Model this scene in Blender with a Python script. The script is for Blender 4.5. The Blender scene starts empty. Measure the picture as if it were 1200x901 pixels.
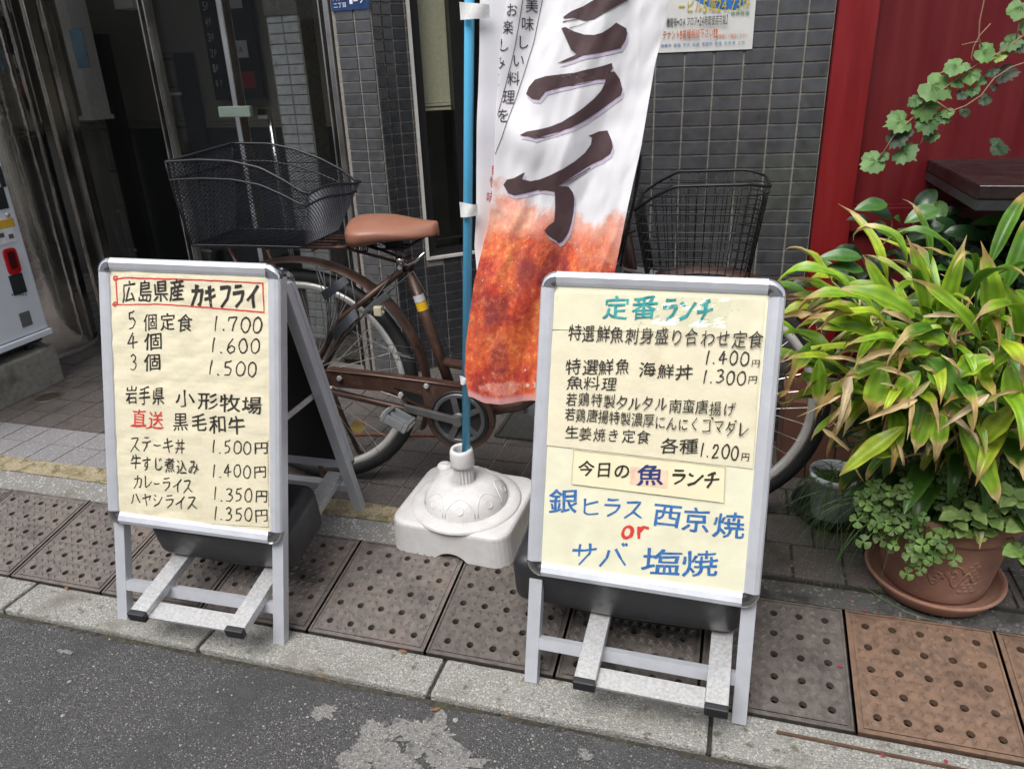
import bpy, bmesh, math, random
from mathutils import Vector, Matrix, noise
from mathutils.geometry import tessellate_polygon
sc = bpy.context.scene
R = math.radians
rnd = random.Random(7)

# ------------------------------------------------------------------ camera
FPX, PITCH, ROLL, YAW = 885.462, .39702, -.03919, -.2973
CAM = Vector((1.9408, -1.3072, 1.3))           # X along the kerb, Y towards the building, Z up
def _cam_axes():
    cp, sp = math.cos(PITCH), math.sin(PITCH)
    fwd = Vector((0, cp, -sp)); right = Vector((1, 0, 0)); up = Vector((0, sp, cp))
    c, s = math.cos(ROLL), math.sin(ROLL)
    r2 = c * right + s * up; u2 = -s * right + c * up
    rz = Matrix.Rotation(-YAW, 3, 'Z')
    return rz @ r2, rz @ u2, rz @ fwd
CR, CU, CF = _cam_axes()
cd = bpy.data.cameras.new('camera'); cam = bpy.data.objects.new('camera', cd)
sc.collection.objects.link(cam)
m = Matrix((CR, CU, -CF)).transposed().to_4x4(); m.translation = CAM
cam.matrix_world = m
cd.sensor_fit = 'HORIZONTAL'; cd.sensor_width = 36; cd.lens = FPX / 1200 * 36
cd.clip_start = .05; cd.clip_end = 500
sc.camera = cam

# ------------------------------------------------------------------ world, sun, exposure
SUN_EL, SUN_AZ = 58, 196                       # overcast: a broad soft sun from over the street
w = bpy.data.worlds.new('World'); sc.world = w; w.use_nodes = True
nt = w.node_tree; bg = nt.nodes['Background']
sky = nt.nodes.new('ShaderNodeTexSky'); sky.sky_type = 'NISHITA'; sky.sun_disc = False
sky.sun_elevation = R(SUN_EL); sky.sun_rotation = R(SUN_AZ); sky.dust_density = 3; sky.air_density = 1.2
hs = nt.nodes.new('ShaderNodeHueSaturation'); hs.inputs['Saturation'].default_value = .28
nt.links.new(sky.outputs[0], hs.inputs['Color']); nt.links.new(hs.outputs[0], bg.inputs['Color'])
bg.inputs['Strength'].default_value = .14
sd = bpy.data.lights.new('sun', 'SUN'); sun = bpy.data.objects.new('sun', sd); sc.collection.objects.link(sun)
sd.energy = 1.7; sd.angle = R(40); sd.color = (1, .97, .93)
_d = Vector((math.sin(R(SUN_AZ)) * math.cos(R(SUN_EL)), math.cos(R(SUN_AZ)) * math.cos(R(SUN_EL)), math.sin(R(SUN_EL))))
sun.rotation_euler = _d.to_track_quat('Z', 'Y').to_euler(); sun.location = (2, -3, 6)
vs = sc.view_settings
sc.display_settings.display_device = 'sRGB'
vs.view_transform = 'Standard'; vs.look = 'None'; vs.gamma = 1; vs.use_curve_mapping = False
vs.exposure = .75

# ------------------------------------------------------------------ measuring helpers
def ray(px, py):
    return CR * ((px - 600) / FPX) + CU * ((450.5 - py) / FPX) + CF
def hit(px, py, p0, n):
    d = ray(px, py); n = Vector(n)
    return CAM + d * ((Vector(p0) - CAM).dot(n) / d.dot(n))
SL = .1798
ZS = .084                                      # level of the pavement
def on_slope(px, py): return hit(px, py, (0, 0, 0), (0, -SL, 1))
def at_z(px, py, z=ZS): return hit(px, py, (0, 0, z), (0, 0, 1))
def at_v(px, py, v): return hit(px, py, (0, v, 0), (0, 1, 0))
def gz(v):
    return ZS if v >= .467 else (SL * v if v > 0 else -.003)

# ------------------------------------------------------------------ materials
MATS = {}
def mat(name, col, rough=.6, metal=0., vary=.12, scale=40., bump=0., bscale=120., spec=.5, **kw):
    if name in MATS: return MATS[name]
    M = bpy.data.materials.new(name); M.use_nodes = True; MATS[name] = M
    N, L = M.node_tree.nodes, M.node_tree.links
    b = N['Principled BSDF']
    b.inputs['Roughness'].default_value = rough; b.inputs['Metallic'].default_value = metal
    b.inputs['Specular IOR Level'].default_value = spec
    tc = N.new('ShaderNodeTexCoord')
    n1 = N.new('ShaderNodeTexNoise'); n1.inputs['Scale'].default_value = scale; n1.inputs['Detail'].default_value = 5
    src = tc.outputs['Object']
    if kw.get('stretch'):
        mp_ = N.new('ShaderNodeMapping'); mp_.inputs['Scale'].default_value = kw['stretch']; L.new(src, mp_.inputs[0]); src = mp_.outputs[0]
    L.new(src, n1.inputs['Vector'])
    r = N.new('ShaderNodeMapRange'); r.inputs[1].default_value = .25; r.inputs[2].default_value = .75
    r.inputs[3].default_value = 1 - vary; r.inputs[4].default_value = 1 + vary
    L.new(n1.outputs['Fac'], r.inputs[0])
    mx = N.new('ShaderNodeMix'); mx.data_type = 'RGBA'; mx.blend_type = 'MULTIPLY'; mx.inputs[0].default_value = 1
    mx.inputs[6].default_value = (*col, 1)
    L.new(r.outputs[0], mx.inputs[7])
    out = mx.outputs[2]
    # optional second layer of colour: stains / speckles / moss (noise masked)
    for (c2, s2, lo, hi, kind) in kw.get('layers', ()):
        if kind == 'vor':
            n2 = N.new('ShaderNodeTexVoronoi'); n2.inputs['Scale'].default_value = s2; fac = n2.outputs['Color']
            sep = N.new('ShaderNodeSeparateColor'); L.new(fac, sep.inputs[0]); fac = sep.outputs[0]
        else:
            n2 = N.new('ShaderNodeTexNoise'); n2.inputs['Scale'].default_value = s2; n2.inputs['Detail'].default_value = 6
            n2.inputs['Roughness'].default_value = .62; fac = n2.outputs['Fac']
        L.new(src, n2.inputs['Vector'])
        r2 = N.new('ShaderNodeMapRange'); r2.inputs[1].default_value = lo; r2.inputs[2].default_value = hi
        L.new(fac, r2.inputs[0])
        m2 = N.new('ShaderNodeMix'); m2.data_type = 'RGBA'
        L.new(r2.outputs[0], m2.inputs[0]); L.new(out, m2.inputs[6]); m2.inputs[7].default_value = (*c2, 1)
        out = m2.outputs[2]
    L.new(out, b.inputs['Base Color'])
    if bump:
        n3 = N.new('ShaderNodeTexNoise'); n3.inputs['Scale'].default_value = bscale; n3.inputs['Detail'].default_value = 6
        L.new(src, n3.inputs['Vector'])
        bp = N.new('ShaderNodeBump'); bp.inputs['Strength'].default_value = bump
        bp.inputs['Distance'].default_value = kw.get('bdist', .004)
        L.new(n3.outputs['Fac'], bp.inputs['Height']); L.new(bp.outputs[0], b.inputs['Normal'])
    if kw.get('rvary'):
        r4 = N.new('ShaderNodeMapRange'); r4.inputs[1].default_value = .3; r4.inputs[2].default_value = .7
        r4.inputs[3].default_value = max(.02, rough - kw['rvary']); r4.inputs[4].default_value = min(1, rough + kw['rvary'])
        L.new(n1.outputs['Fac'], r4.inputs[0]); L.new(r4.outputs[0], b.inputs['Roughness'])
    if kw.get('ior'): b.inputs['IOR'].default_value = kw['ior']
    if kw.get('trans'):
        b.inputs['Transmission Weight'].default_value = kw['trans']
    return M

def glass_mat(name, tint, refl=1.0, rough=.0):
    M = bpy.data.materials.new(name); M.use_nodes = True; MATS[name] = M
    N, L = M.node_tree.nodes, M.node_tree.links
    N.remove(N['Principled BSDF'])
    tr = N.new('ShaderNodeBsdfTransparent'); tr.inputs[0].default_value = (*tint, 1)
    gl = N.new('ShaderNodeBsdfGlossy'); gl.inputs['Roughness'].default_value = rough; gl.inputs[0].default_value = (refl, refl, refl, 1)
    fr = N.new('ShaderNodeFresnel'); ge = N.new('ShaderNodeNewGeometry'); mr = N.new('ShaderNodeMapRange')
    mr.inputs[3].default_value = 1.5; mr.inputs[4].default_value = 1/1.5; L.new(ge.outputs['Backfacing'], mr.inputs[0]); L.new(mr.outputs[0], fr.inputs[0])
    mx = N.new('ShaderNodeMixShader')
    L.new(fr.outputs[0], mx.inputs[0]); L.new(tr.outputs[0], mx.inputs[1]); L.new(gl.outputs[0], mx.inputs[2])
    L.new(mx.outputs[0], N['Material Output'].inputs['Surface'])
    return M

# ------------------------------------------------------------------ mesh builder
class MB:
    def __init__(s): s.v = []; s.f = []; s.mi = []; s.sm = []; s.uv = {}
    def add(s, verts, faces, mi=0, smooth=False, M=None):
        o = len(s.v)
        for p in verts:
            p = Vector(p); s.v.append(M @ p if M is not None else p)
        for f in faces:
            s.f.append([i + o for i in f]); s.mi.append(mi); s.sm.append(smooth)
    def box(s, x0, x1, y0, y1, z0, z1, mi=0, M=None, bev=0.):
        if bev > 0:
            bm = bmesh.new(); bmesh.ops.create_cube(bm, size=1)
            for q in bm.verts:
                q.co = Vector((x0 + (q.co.x + .5) * (x1 - x0), y0 + (q.co.y + .5) * (y1 - y0), z0 + (q.co.z + .5) * (z1 - z0)))
            bmesh.ops.bevel(bm, geom=bm.edges[:], offset=bev, segments=2, affect='EDGES', profile=.6)
            bm.verts.index_update()
            s.add([q.co.copy() for q in bm.verts], [[q.index for q in f.verts] for f in bm.faces], mi, False, M); bm.free(); return
        s.add([(x0,y0,z0),(x1,y0,z0),(x1,y1,z0),(x0,y1,z0),(x0,y0,z1),(x1,y0,z1),(x1,y1,z1),(x0,y1,z1)],
              [(0,3,2,1),(4,5,6,7),(0,1,5,4),(1,2,6,5),(2,3,7,6),(3,0,4,7)], mi, False, M)
    def bar(s, a, b, w, h, up=(0,0,1), mi=0, bev=0.):
        a, b = Vector(a), Vector(b); d = b - a; L = d.length; d.normalize()
        up = Vector(up); x = d; y = up.cross(d); y.normalize(); z = x.cross(y)
        M = Matrix((x, y, z)).transposed().to_4x4(); M.translation = a
        s.box(0, L, -w/2, w/2, -h/2, h/2, mi, M, bev)
    def tube(s, pts, r, n=8, closed=False, mi=0, caps=True, M=None, flat=None):
        pts = [Vector(p) for p in pts]; k = len(pts)
        rr = r if isinstance(r, (list, tuple)) else [r] * k
        prev = None; rings = []
        for i, p in enumerate(pts):
            if closed: t = pts[(i+1) % k] - pts[i-1]
            else: t = pts[min(i+1, k-1)] - pts[max(i-1, 0)]
            if t.length < 1e-9: t = Vector((0,0,1))
            t.normalize()
            if prev is None:
                a = Vector((0,0,1)) if abs(t.z) < .9 else Vector((1,0,0))
                u = a.cross(t).normalized()
            else:
                u = prev - t * prev.dot(t)
                u = u.normalized() if u.length > 1e-6 else Vector((1,0,0)).cross(t).normalized()
            prev = u; q = t.cross(u)
            rings.append([p + (u*math.cos(2*math.pi*j/n) + q*math.sin(2*math.pi*j/n)) * rr[i] for j in range(n)])
        vs_ = [x for ring in rings for x in ring]; fs = []
        for i in range(k if closed else k-1):
            a, b = i*n, ((i+1) % k)*n
            for j in range(n): fs.append((a+j, a+(j+1) % n, b+(j+1) % n, b+j))
        if caps and not closed:
            fs.append(tuple(reversed(range(n)))); fs.append(tuple((k-1)*n + j for j in range(n)))
        s.add(vs_, fs, mi, n > 4, M)
    def lathe(s, prof, n=32, mi=0, M=None, smooth=True, arc=None):
        a0, a1 = arc or (0, 2*math.pi); full = arc is None; m_ = n if full else n+1
        vs_ = [(r*math.cos(a0+(a1-a0)*j/n), r*math.sin(a0+(a1-a0)*j/n), z) for r, z in prof for j in range(m_)]
        fs = []
        for i in range(len(prof)-1):
            for j in range(n):
                k = (j+1) % m_
                fs.append((i*m_+j, i*m_+k, (i+1)*m_+k, (i+1)*m_+j))
        s.add(vs_, fs, mi, smooth, M)
    def prism(s, poly, y0, y1, mi=0, M=None):     # polygon in XZ, extruded along Y
        n = len(poly)
        area = sum(poly[i][0]*poly[(i+1) % n][1] - poly[(i+1) % n][0]*poly[i][1] for i in range(n))
        if area < 0: poly = poly[::-1]
        vs_ = [(x, y0, z) for x, z in poly] + [(x, y1, z) for x, z in poly]
        fs = [tuple(range(n)), tuple(range(2*n-1, n-1, -1))]
        for i in range(n):
            j = (i+1) % n; fs.append((j, i, i+n, j+n))
        s.add(vs_, fs, mi, False, M)
    def grid(s, fn, nu, nv, mi=0, smooth=True, uv=False):
        o = len(s.v); base = len(s.f)
        s.add([fn(i/nu, j/nv) for j in range(nv+1) for i in range(nu+1)],
              [(j*(nu+1)+i, j*(nu+1)+i+1, (j+1)*(nu+1)+i+1, (j+1)*(nu+1)+i) for j in range(nv) for i in range(nu)], mi, smooth)
        if uv:
            for j in range(nv+1):
                for i in range(nu+1): s.uv[o + j*(nu+1)+i] = (i/nu, j/nv)
    def build(s, name, mats, parent=None, M=None, attr=None):
        me = bpy.data.meshes.new(name)
        me.from_pydata([tuple(p) for p in s.v], [], s.f)
        for q in (mats if isinstance(mats, (list, tuple)) else [mats]): me.materials.append(q)
        me.polygons.foreach_set('material_index', s.mi); me.polygons.foreach_set('use_smooth', s.sm)
        if s.uv:
            ul = me.uv_layers.new(name='UVMap')
            for lp in me.loops: ul.data[lp.index].uv = s.uv.get(lp.vertex_index, (0, 0))
        if attr is not None:
            ca = me.color_attributes.new('tone', 'FLOAT_COLOR', 'POINT')
            for i, c in enumerate(attr): ca.data[i].color = (*c, 1)
        me.validate(); me.update()
        o = bpy.data.objects.new(name, me); sc.collection.objects.link(o)
        if parent is not None: o.parent = parent
        if M is not None: o.matrix_local = M
        return o

def tag(o, label=None, cat=None, group=None, kind=None):
    if label: o['label'] = label
    if cat: o['category'] = cat
    if group: o['group'] = group
    if kind: o['kind'] = kind
    return o
def empty(name, M, label, cat, group=None):
    o = bpy.data.objects.new(name, None); sc.collection.objects.link(o); o.empty_display_size = .05
    o.matrix_world = M if isinstance(M, Matrix) else Matrix.Translation(Vector(M))
    return tag(o, label, cat, group)
def struct(o): o['kind'] = 'structure'; return o
def frame_mat(o, ex, ey=None, ez=(0,0,1)):
    ex = Vector(ex).normalized(); ez = Vector(ez)
    ey = ez.cross(ex).normalized(); ez = ex.cross(ey)
    M = Matrix((ex, ey, ez)).transposed().to_4x4(); M.translation = Vector(o); return M
# ------------------------------------------------------------------ shared materials
alu = mat('aluminium', (.60,.62,.67), .40, .35, .05, 30, .04, 300, rvary=.06, layers=[((.45,.46,.49), 8, .60, .8, 'n')])
galv = mat('galvanised_steel', (.62,.62,.625), .40, .5, .10, 120, .06, 200, layers=[((.50,.50,.50), 140, .45, .6, 'n')], rvary=.08)
chrome = mat('chrome', (.62,.62,.64), .16, 1, .05, 30)
steel_dark = mat('dark_wire', (.02,.02,.024), .45, .3, .2, 80)
black_pl = mat('black_plastic', (.022,.023,.026), .45, 0, .2, 30, .05, 200, rvary=.12)
black_pnl = mat('black_panel', (.008,.008,.009), .4, 0, .1, 10)
rubber = mat('tyre_rubber', (.018,.018,.019), .65, 0, .25, 60, .1, 250)
ink = mat('black_ink', (.022,.019,.016), .5, 0, .35, 120, layers=[((.085,.075,.06), 220, .54, .72, 'n')])
ink_red = mat('red_ink', (.62,.05,.04), .5, 0, .25, 150)
ink_teal = mat('teal_ink', (.03,.32,.33), .5, 0, .5, 70)
ink_blue = mat('blue_ink', (.035,.14,.38), .5, 0, .35, 120, layers=[((.11,.27,.50), 150, .52, .72, 'n')])
ink_navy = mat('navy_ink', (.02,.04,.18), .5, 0, .2, 120)
cream = mat('cream_paper', (.725,.665,.49), .5, 0, .07, 14, .30, 60, bdist=.004, layers=[((.62,.54,.38), 9, .56, .75, 'n'), ((.45,.38,.25), 26, .68, .78, 'n')])
cream2 = mat('pale_cream_paper', (.745,.725,.545), .5, 0, .06, 20, .2, 50, layers=[((.68,.63,.47), 7, .55, .75, 'n'), ((.30,.28,.22), 190, .68, .74, 'n')])
brown_paint = mat('brown_paint', (.075,.040,.030), .38, .25, .25, 30, .05, 200, rvary=.12, layers=[((.16,.10,.075), 40, .58, .8, 'n')])

# ------------------------------------------------------------------ ground
asphalt = mat('asphalt', (.078,.077,.077), .85, 0, .45, 420, 1.0, 300, bdist=.007,
    layers=[((.15,.15,.155), 520, .74, .84, 'vor'), ((.026,.026,.027), 300, .54, .62, 'n'), ((.34,.335,.325), 430, .955, .965, 'vor'), ((.052,.052,.054), 3.0, .52, .72, 'n'), ((.115,.113,.11), 6.0, .60, .78, 'n')])
mb = MB(); mb.box(-30, 30, -30, -.118, -.3, -.022)
struct(mb.build('road', asphalt))
# pale worn mortar patches on the asphalt
patch_m = mat('worn_mortar', (.215,.21,.20), .88, 0, .35, 300, .8, 300, layers=[((.085,.085,.085), 150, .52, .64, 'n'), ((.40,.39,.37), 420, .92, .95, 'vor'), ((.10,.10,.10), 28, .56, .64, 'n')])
def patch(cx, cy, rx, ry, seed, n=150):
    pts = []
    for i in range(n):
        a = 2*math.pi*i/n
        k = 1 + .75*noise.noise(Vector((math.cos(a)*1.6+seed, math.sin(a)*1.6, seed*3.1))) + .34*noise.noise(Vector((math.cos(a)*6, math.sin(a)*6+seed, 2))) + .08*noise.noise(Vector((math.cos(a)*17, math.sin(a)*17+seed, 5))); k = max(k, .15)
        pts.append((cx + rx*k*math.cos(a), cy + ry*k*math.sin(a)))
    return pts
mb = MB()
for px, py, rx, ry, sd_ in ((440, 866, .050, .050, 3.2), (505, 862, .075, .050, 9.4), (380, 832, .030, .022, 1.1), (530, 890, .060, .032, 7.7), (420, 893, .035, .03, 2.9), (465, 890, .05, .03, 8.8), (688, 884, .016, .012, 4.4), (75, 763, .02, .007, 6.1)):
    c = at_z(px, py, -.018); p = patch(c.x, c.y, rx, ry, sd_)
    zz = -.0212 + .0004*(len(mb.f)//150); mb.add([(x, y, zz) for x, y in p] + [(c.x, c.y, zz)], [(i, (i+1) % len(p), len(p)) for i in range(len(p))])
struct(mb.build('road_patches', patch_m))

kerb_m = mat('kerb_concrete', (.32,.315,.29), .92, 0, .35, 300, 1.0, 240, bdist=.007,
    layers=[((.52,.51,.47), 300, .78, .86, 'vor'), ((.13,.125,.11), 200, .57, .66, 'n'), ((.21,.20,.17), 6, .52, .72, 'n'), ((.15,.14,.11), 34, .58, .68, 'n')])
mb = MB(); ks = [-9.0] + [.107 + .62*k for k in range(-8, 12)] + [12]
for a_, b_ in zip(ks, ks[1:]):
    mb.box(a_ + .0045, b_ - .0045, -.116 + rnd.uniform(-.002, .002), .0, -.2, -.003 + rnd.uniform(-.001, .001), bev=.006)
struct(mb.build('kerb', kerb_m))
moss_dark = mat('mossy_dirt', (.045,.042,.032), .95, 0, .5, 60, 1, 160, bdist=.006, layers=[((.085,.09,.04), 9, .56, .70, 'n'), ((.15,.11,.07), 90, .60, .66, 'n')])
mb = MB(); mb.box(-12, 12, -.1135, .003, -.25, -.014)
# grime collected along the foot of the kerb
def grime(s, t):   # ragged dirt line
    x = -4 + 10*s; k = .25 + .6*noise.noise(Vector((x*9, 2.1, 0))) + .5*noise.noise(Vector((x*45, 5, 0)))
    y = -.119 - t*(.001 + .020*max(.0, k)); return (x, y, -.0205 + (1-t)*.005)
mb.grid(grime, 900, 1)
struct(mb.build('kerb_grime', moss_dark))

# channel under the drain covers, concrete strip behind them
conc = mat('gutter_concrete', (.22,.215,.20), .92, 0, .35, 300, .9, 230, bdist=.005,
    layers=[((.42,.42,.41), 190, .84, .9, 'vor'), ((.09,.085,.07), 210, .62, .7, 'n'), ((.14,.13,.10), 4, .54, .7, 'n')])
mossy = mat('mossy_mortar', (.31,.26,.17), .95, 0, .4, 130, .9, 180, bdist=.005,
    layers=[((.13,.115,.05), 22, .48, .62, 'n'), ((.40,.36,.27), 60, .6, .7, 'n'), ((.07,.06,.035), 60, .64, .72, 'n')])
def slope_sheet(u0, u1, v0, v1, m_, name, lift=0., wav=0.):
    mb = MB(); nu = max(2, int((u1-u0)*60))
    def fn(s, t):
        u = u0 + (u1-u0)*s; v = v0 + (v1-v0)*t
        if wav and t > .5: v += wav*noise.noise(Vector((u*9, v1*3, 1)))
        return (u, v, SL*v + lift + .002*noise.noise(Vector((u*20, v*30, 0))))
    mb.grid(fn, nu, 6)
    return struct(mb.build(name, m_))
slope_sheet(-9, 12, .0, .335, mat('drain_dark', (.012,.011,.010), .9), 'drain_channel', -.03)
slope_sheet(-9, 2.02, .330, .412, conc, 'concrete_strip', -.004)
slope_sheet(-9, 2.02, .408, .474, mossy, 'mossy_strip', .000, .006)
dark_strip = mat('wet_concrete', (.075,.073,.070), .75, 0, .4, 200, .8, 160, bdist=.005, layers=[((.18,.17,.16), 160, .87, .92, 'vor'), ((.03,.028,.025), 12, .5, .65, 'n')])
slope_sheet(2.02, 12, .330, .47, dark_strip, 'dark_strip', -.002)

# pavement: individual pavers with joints, lighter at the front, dark inside the entrance
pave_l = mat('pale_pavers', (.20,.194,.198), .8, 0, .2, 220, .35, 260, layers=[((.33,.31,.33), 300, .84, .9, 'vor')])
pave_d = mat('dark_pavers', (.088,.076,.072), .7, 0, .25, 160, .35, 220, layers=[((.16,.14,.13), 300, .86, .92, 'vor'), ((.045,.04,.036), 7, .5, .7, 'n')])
joint = mat('paver_joint', (.30,.28,.25), .9, 0, .3, 120)
joint_d = mat('dark_joint', (.03,.027,.022), .95, 0, .3, 120, layers=[((.08,.09,.03), 30, .6, .7, 'n')])
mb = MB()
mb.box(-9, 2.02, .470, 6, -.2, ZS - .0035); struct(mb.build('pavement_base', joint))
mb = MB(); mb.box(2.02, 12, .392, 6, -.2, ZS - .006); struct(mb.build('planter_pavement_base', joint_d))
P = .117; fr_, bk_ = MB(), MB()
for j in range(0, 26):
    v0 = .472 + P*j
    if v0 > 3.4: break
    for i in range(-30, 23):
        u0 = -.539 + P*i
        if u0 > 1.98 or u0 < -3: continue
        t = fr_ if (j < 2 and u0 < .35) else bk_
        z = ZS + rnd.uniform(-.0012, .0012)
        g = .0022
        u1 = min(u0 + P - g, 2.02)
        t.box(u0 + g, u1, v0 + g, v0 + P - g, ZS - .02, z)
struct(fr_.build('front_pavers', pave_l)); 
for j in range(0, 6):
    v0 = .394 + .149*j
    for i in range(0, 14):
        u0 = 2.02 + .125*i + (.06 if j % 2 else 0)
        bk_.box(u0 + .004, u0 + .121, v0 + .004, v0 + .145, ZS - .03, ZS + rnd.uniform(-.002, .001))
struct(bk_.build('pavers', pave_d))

# ------------------------------------------------------------------ iron drain covers
PW, PD = .32266, .3298
def iron(name, base, rust, amt, dirt):
    return mat(name, base, .52, .25, .28, 60, .35, 300, spec=.4, rvary=.15,
        layers=[(rust, 7, .62 - amt, .80 - amt, 'n'), (dirt, 24, .56, .70, 'n'), ((base[0]*.4, base[1]*.4, base[2]*.4), 4.5, .53, .70, 'n')])
iron_a = iron('brown_iron', (.172,.150,.137), (.225,.183,.155), .12, (.23,.20,.175))
iron_b = iron('grey_iron', (.135,.118,.106), (.19,.155,.13), .06, (.19,.17,.15))
iron_r = iron('rusty_iron', (.215,.138,.098), (.27,.168,.11), .12, (.12,.092,.075))
worn = {iron_a: iron('highlit_brown_iron', (.25,.222,.205), (.28,.24,.21), .0, (.26,.23,.20)), iron_b: iron('highlit_grey_iron', (.20,.18,.165), (.24,.20,.17), .0, (.2,.18,.16)), iron_r: iron('highlit_rusty_iron', (.26,.175,.128), (.29,.195,.14), .0, (.22,.15,.11))}  # lookup of paler star irons; facet highlights are put into the colour
def lid_mesh():
    w_, d_ = PW - .007, (PD - .008) * math.sqrt(1 + SL*SL)
    b = .012; mb = MB(); n = 5; cw, ch = (w_-2*b)/n, (d_-2*b)/n; r = .0088; K = 16
    for i in range(n):
        for j in range(n):
            cx, cy = b + cw*(i+.5), b + ch*(j+.5); o = len(mb.v); sq = []
            for k in range(K):
                a = 2*math.pi*(k+.5)/K; c, s = math.cos(a), math.sin(a); q = max(abs(c), abs(s))
                sq.append((cx + cw/2*c/q, cy + ch/2*s/q))
            # make corners exact
            for k in range(K):
                a = 2*math.pi*(k+.5)/K
            ci = [(cx + r*math.cos(2*math.pi*(k+.5)/K), cy + r*math.sin(2*math.pi*(k+.5)/K)) for k in range(K)]
            cor = {1: (1, 1), 5: (-1, 1), 9: (-1, -1), 13: (1, -1)}
            vs_ = [(x, y, 0) for x, y in sq] + [(x, y, 0) for x, y in ci] + [(x, y, -.016) for x, y in ci]
            fs = [(k, (k+1) % K, K+(k+1) % K, K+k) for k in range(K)] + [(K+k, K+(k+1) % K, 2*K+(k+1) % K, 2*K+k) for k in range(K)]
            mb.add(vs_, fs)
            for k, (sx, sy) in cor.items():
                mb.add([(*sq[k], 0), (cx + sx*cw/2, cy + sy*ch/2, 0), (*sq[(k+1) % K], 0)], [(0, 1, 2)])
    # rim: a shallow groove then a raised edge
    for (x0, x1, y0, y1) in ((0, w_, 0, b), (0, w_, d_-b, d_), (0, b, b, d_-b), (w_-b, w_, b, d_-b)):
        mb.box(x0, x1, y0, y1, -.018, -.0025)
    for (x0, x1, y0, y1) in ((0, w_, 0, .005), (0, w_, d_-.005, d_), (0, .005, .005, d_-.005), (w_-.005, w_, .005, d_-.005)):
        mb.box(x0, x1, y0, y1, -.018, .0008)
    # raised four-pointed stars between overlapping arcs
    S = 13
    for i in range(S):
        for j in range(S):
            x = b + .012 + (w_-2*b-.024)*i/(S-1); y = b + .012 + (d_-2*b-.024)*j/(S-1)
            fi, fj = (x-b)/cw % 1, (y-b)/ch % 1
            if math.hypot((fi-.5)*cw, (fj-.5)*ch) < .0195: continue
            ro, ri, h = .0120, .0036, .0068
            ring = []
            for k in range(8):
                a = math.pi/4*k + math.pi/4; q = ro if k % 2 == 0 else ri
                ring.append((x + q*math.cos(a), y + q*math.sin(a), .0002))
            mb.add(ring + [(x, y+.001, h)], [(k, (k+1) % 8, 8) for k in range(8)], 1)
    return mb
lm_ = lid_mesh()
proto = None
lidlab = {-2:'brown iron drain cover at the far left end of the gutter', -1:'x',
 0:'brown iron drain cover just left of the left menu board', 1:'brown iron drain cover under the left leg of the left menu board', 2:'brown iron drain cover under the middle of the left menu board',
 3:'brown iron drain cover just right of the right leg of the left menu board', 4:'grey brown iron drain cover in front of the white flag base',
 5:'grey iron drain cover half hidden by the left leg of the right menu board', 6:'grey iron drain cover between the right menu board and the rusty orange cover',
 7:'orange rusted iron drain cover in front of the terracotta pot', 8:'rusty iron drain cover at the right edge of the gutter', 9:'rusty iron drain cover far right beyond the terracotta pot'}
lidlab[3] = 'brown iron drain cover between the left menu board and the flag base'
lidlab[6] = 'grey iron drain cover just left of the rusty orange one'
lidlab[-1] = 'brown iron drain cover second from the left end of the gutter'
th = math.atan(SL)
for i in range(-2, 10):
    if proto is None:
        o = proto = lm_.build('drain_cover', [iron_a, worn[iron_a]])
    else:
        o = proto.copy(); o.data = proto.data.copy(); sc.collection.objects.link(o)
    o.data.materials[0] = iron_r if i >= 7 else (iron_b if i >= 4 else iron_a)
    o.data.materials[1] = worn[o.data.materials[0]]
    o.matrix_world = Matrix.Translation((PW*i + .0035, .004, SL*.004 + rnd.uniform(-.001, .001))) @ Matrix.Rotation(th + rnd.uniform(-.002, .002), 4, 'X')
    tag(o, lidlab[i], 'drain cover', 'iron drain covers along the gutter')
# dark worn strip and rusted steel edging set in the kerb by the rusty covers
mb = MB(); a_, b_ = on_slope(925, 856), on_slope(1090, 898)
mb.bar((2.10, -.036, .0005), (2.62, -.046, .0005), .006, .004)
tag(mb.build('steel_edging', mat('rusty_edge', (.13,.075,.05), .7, .3, .3, 60)), 'thin rusty steel edging set into the kerb below the orange drain cover', 'edging')

# red paint flecks dropped on the covers and the kerb
mb = MB()
for px, py, r_ in ((984, 781, .006), (1013, 716, .004), (1003, 729, .003), (1034, 887, .005), (1108, 894, .005), (1048, 724, .003), (994, 704, .003)):
    c = on_slope(px, py) if py < 860 else at_z(px, py, -.002); n_ = 9
    pts = [(c.x + r_*math.cos(2*math.pi*k/n_)*rnd.uniform(.4, 1.2), c.y + r_*math.sin(2*math.pi*k/n_)*rnd.uniform(.4, 1.2), (SL*c.y if c.y > 0 else 0) + .0035) for k in range(n_)]
    mb.add(pts, [tuple(range(n_))])
tag(mb.build('paint_flecks', mat('red_fleck', (.30,.035,.055), .6)), 'small red paint flecks on the iron covers and kerb at the right', 'paint', kind='stuff')
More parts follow.
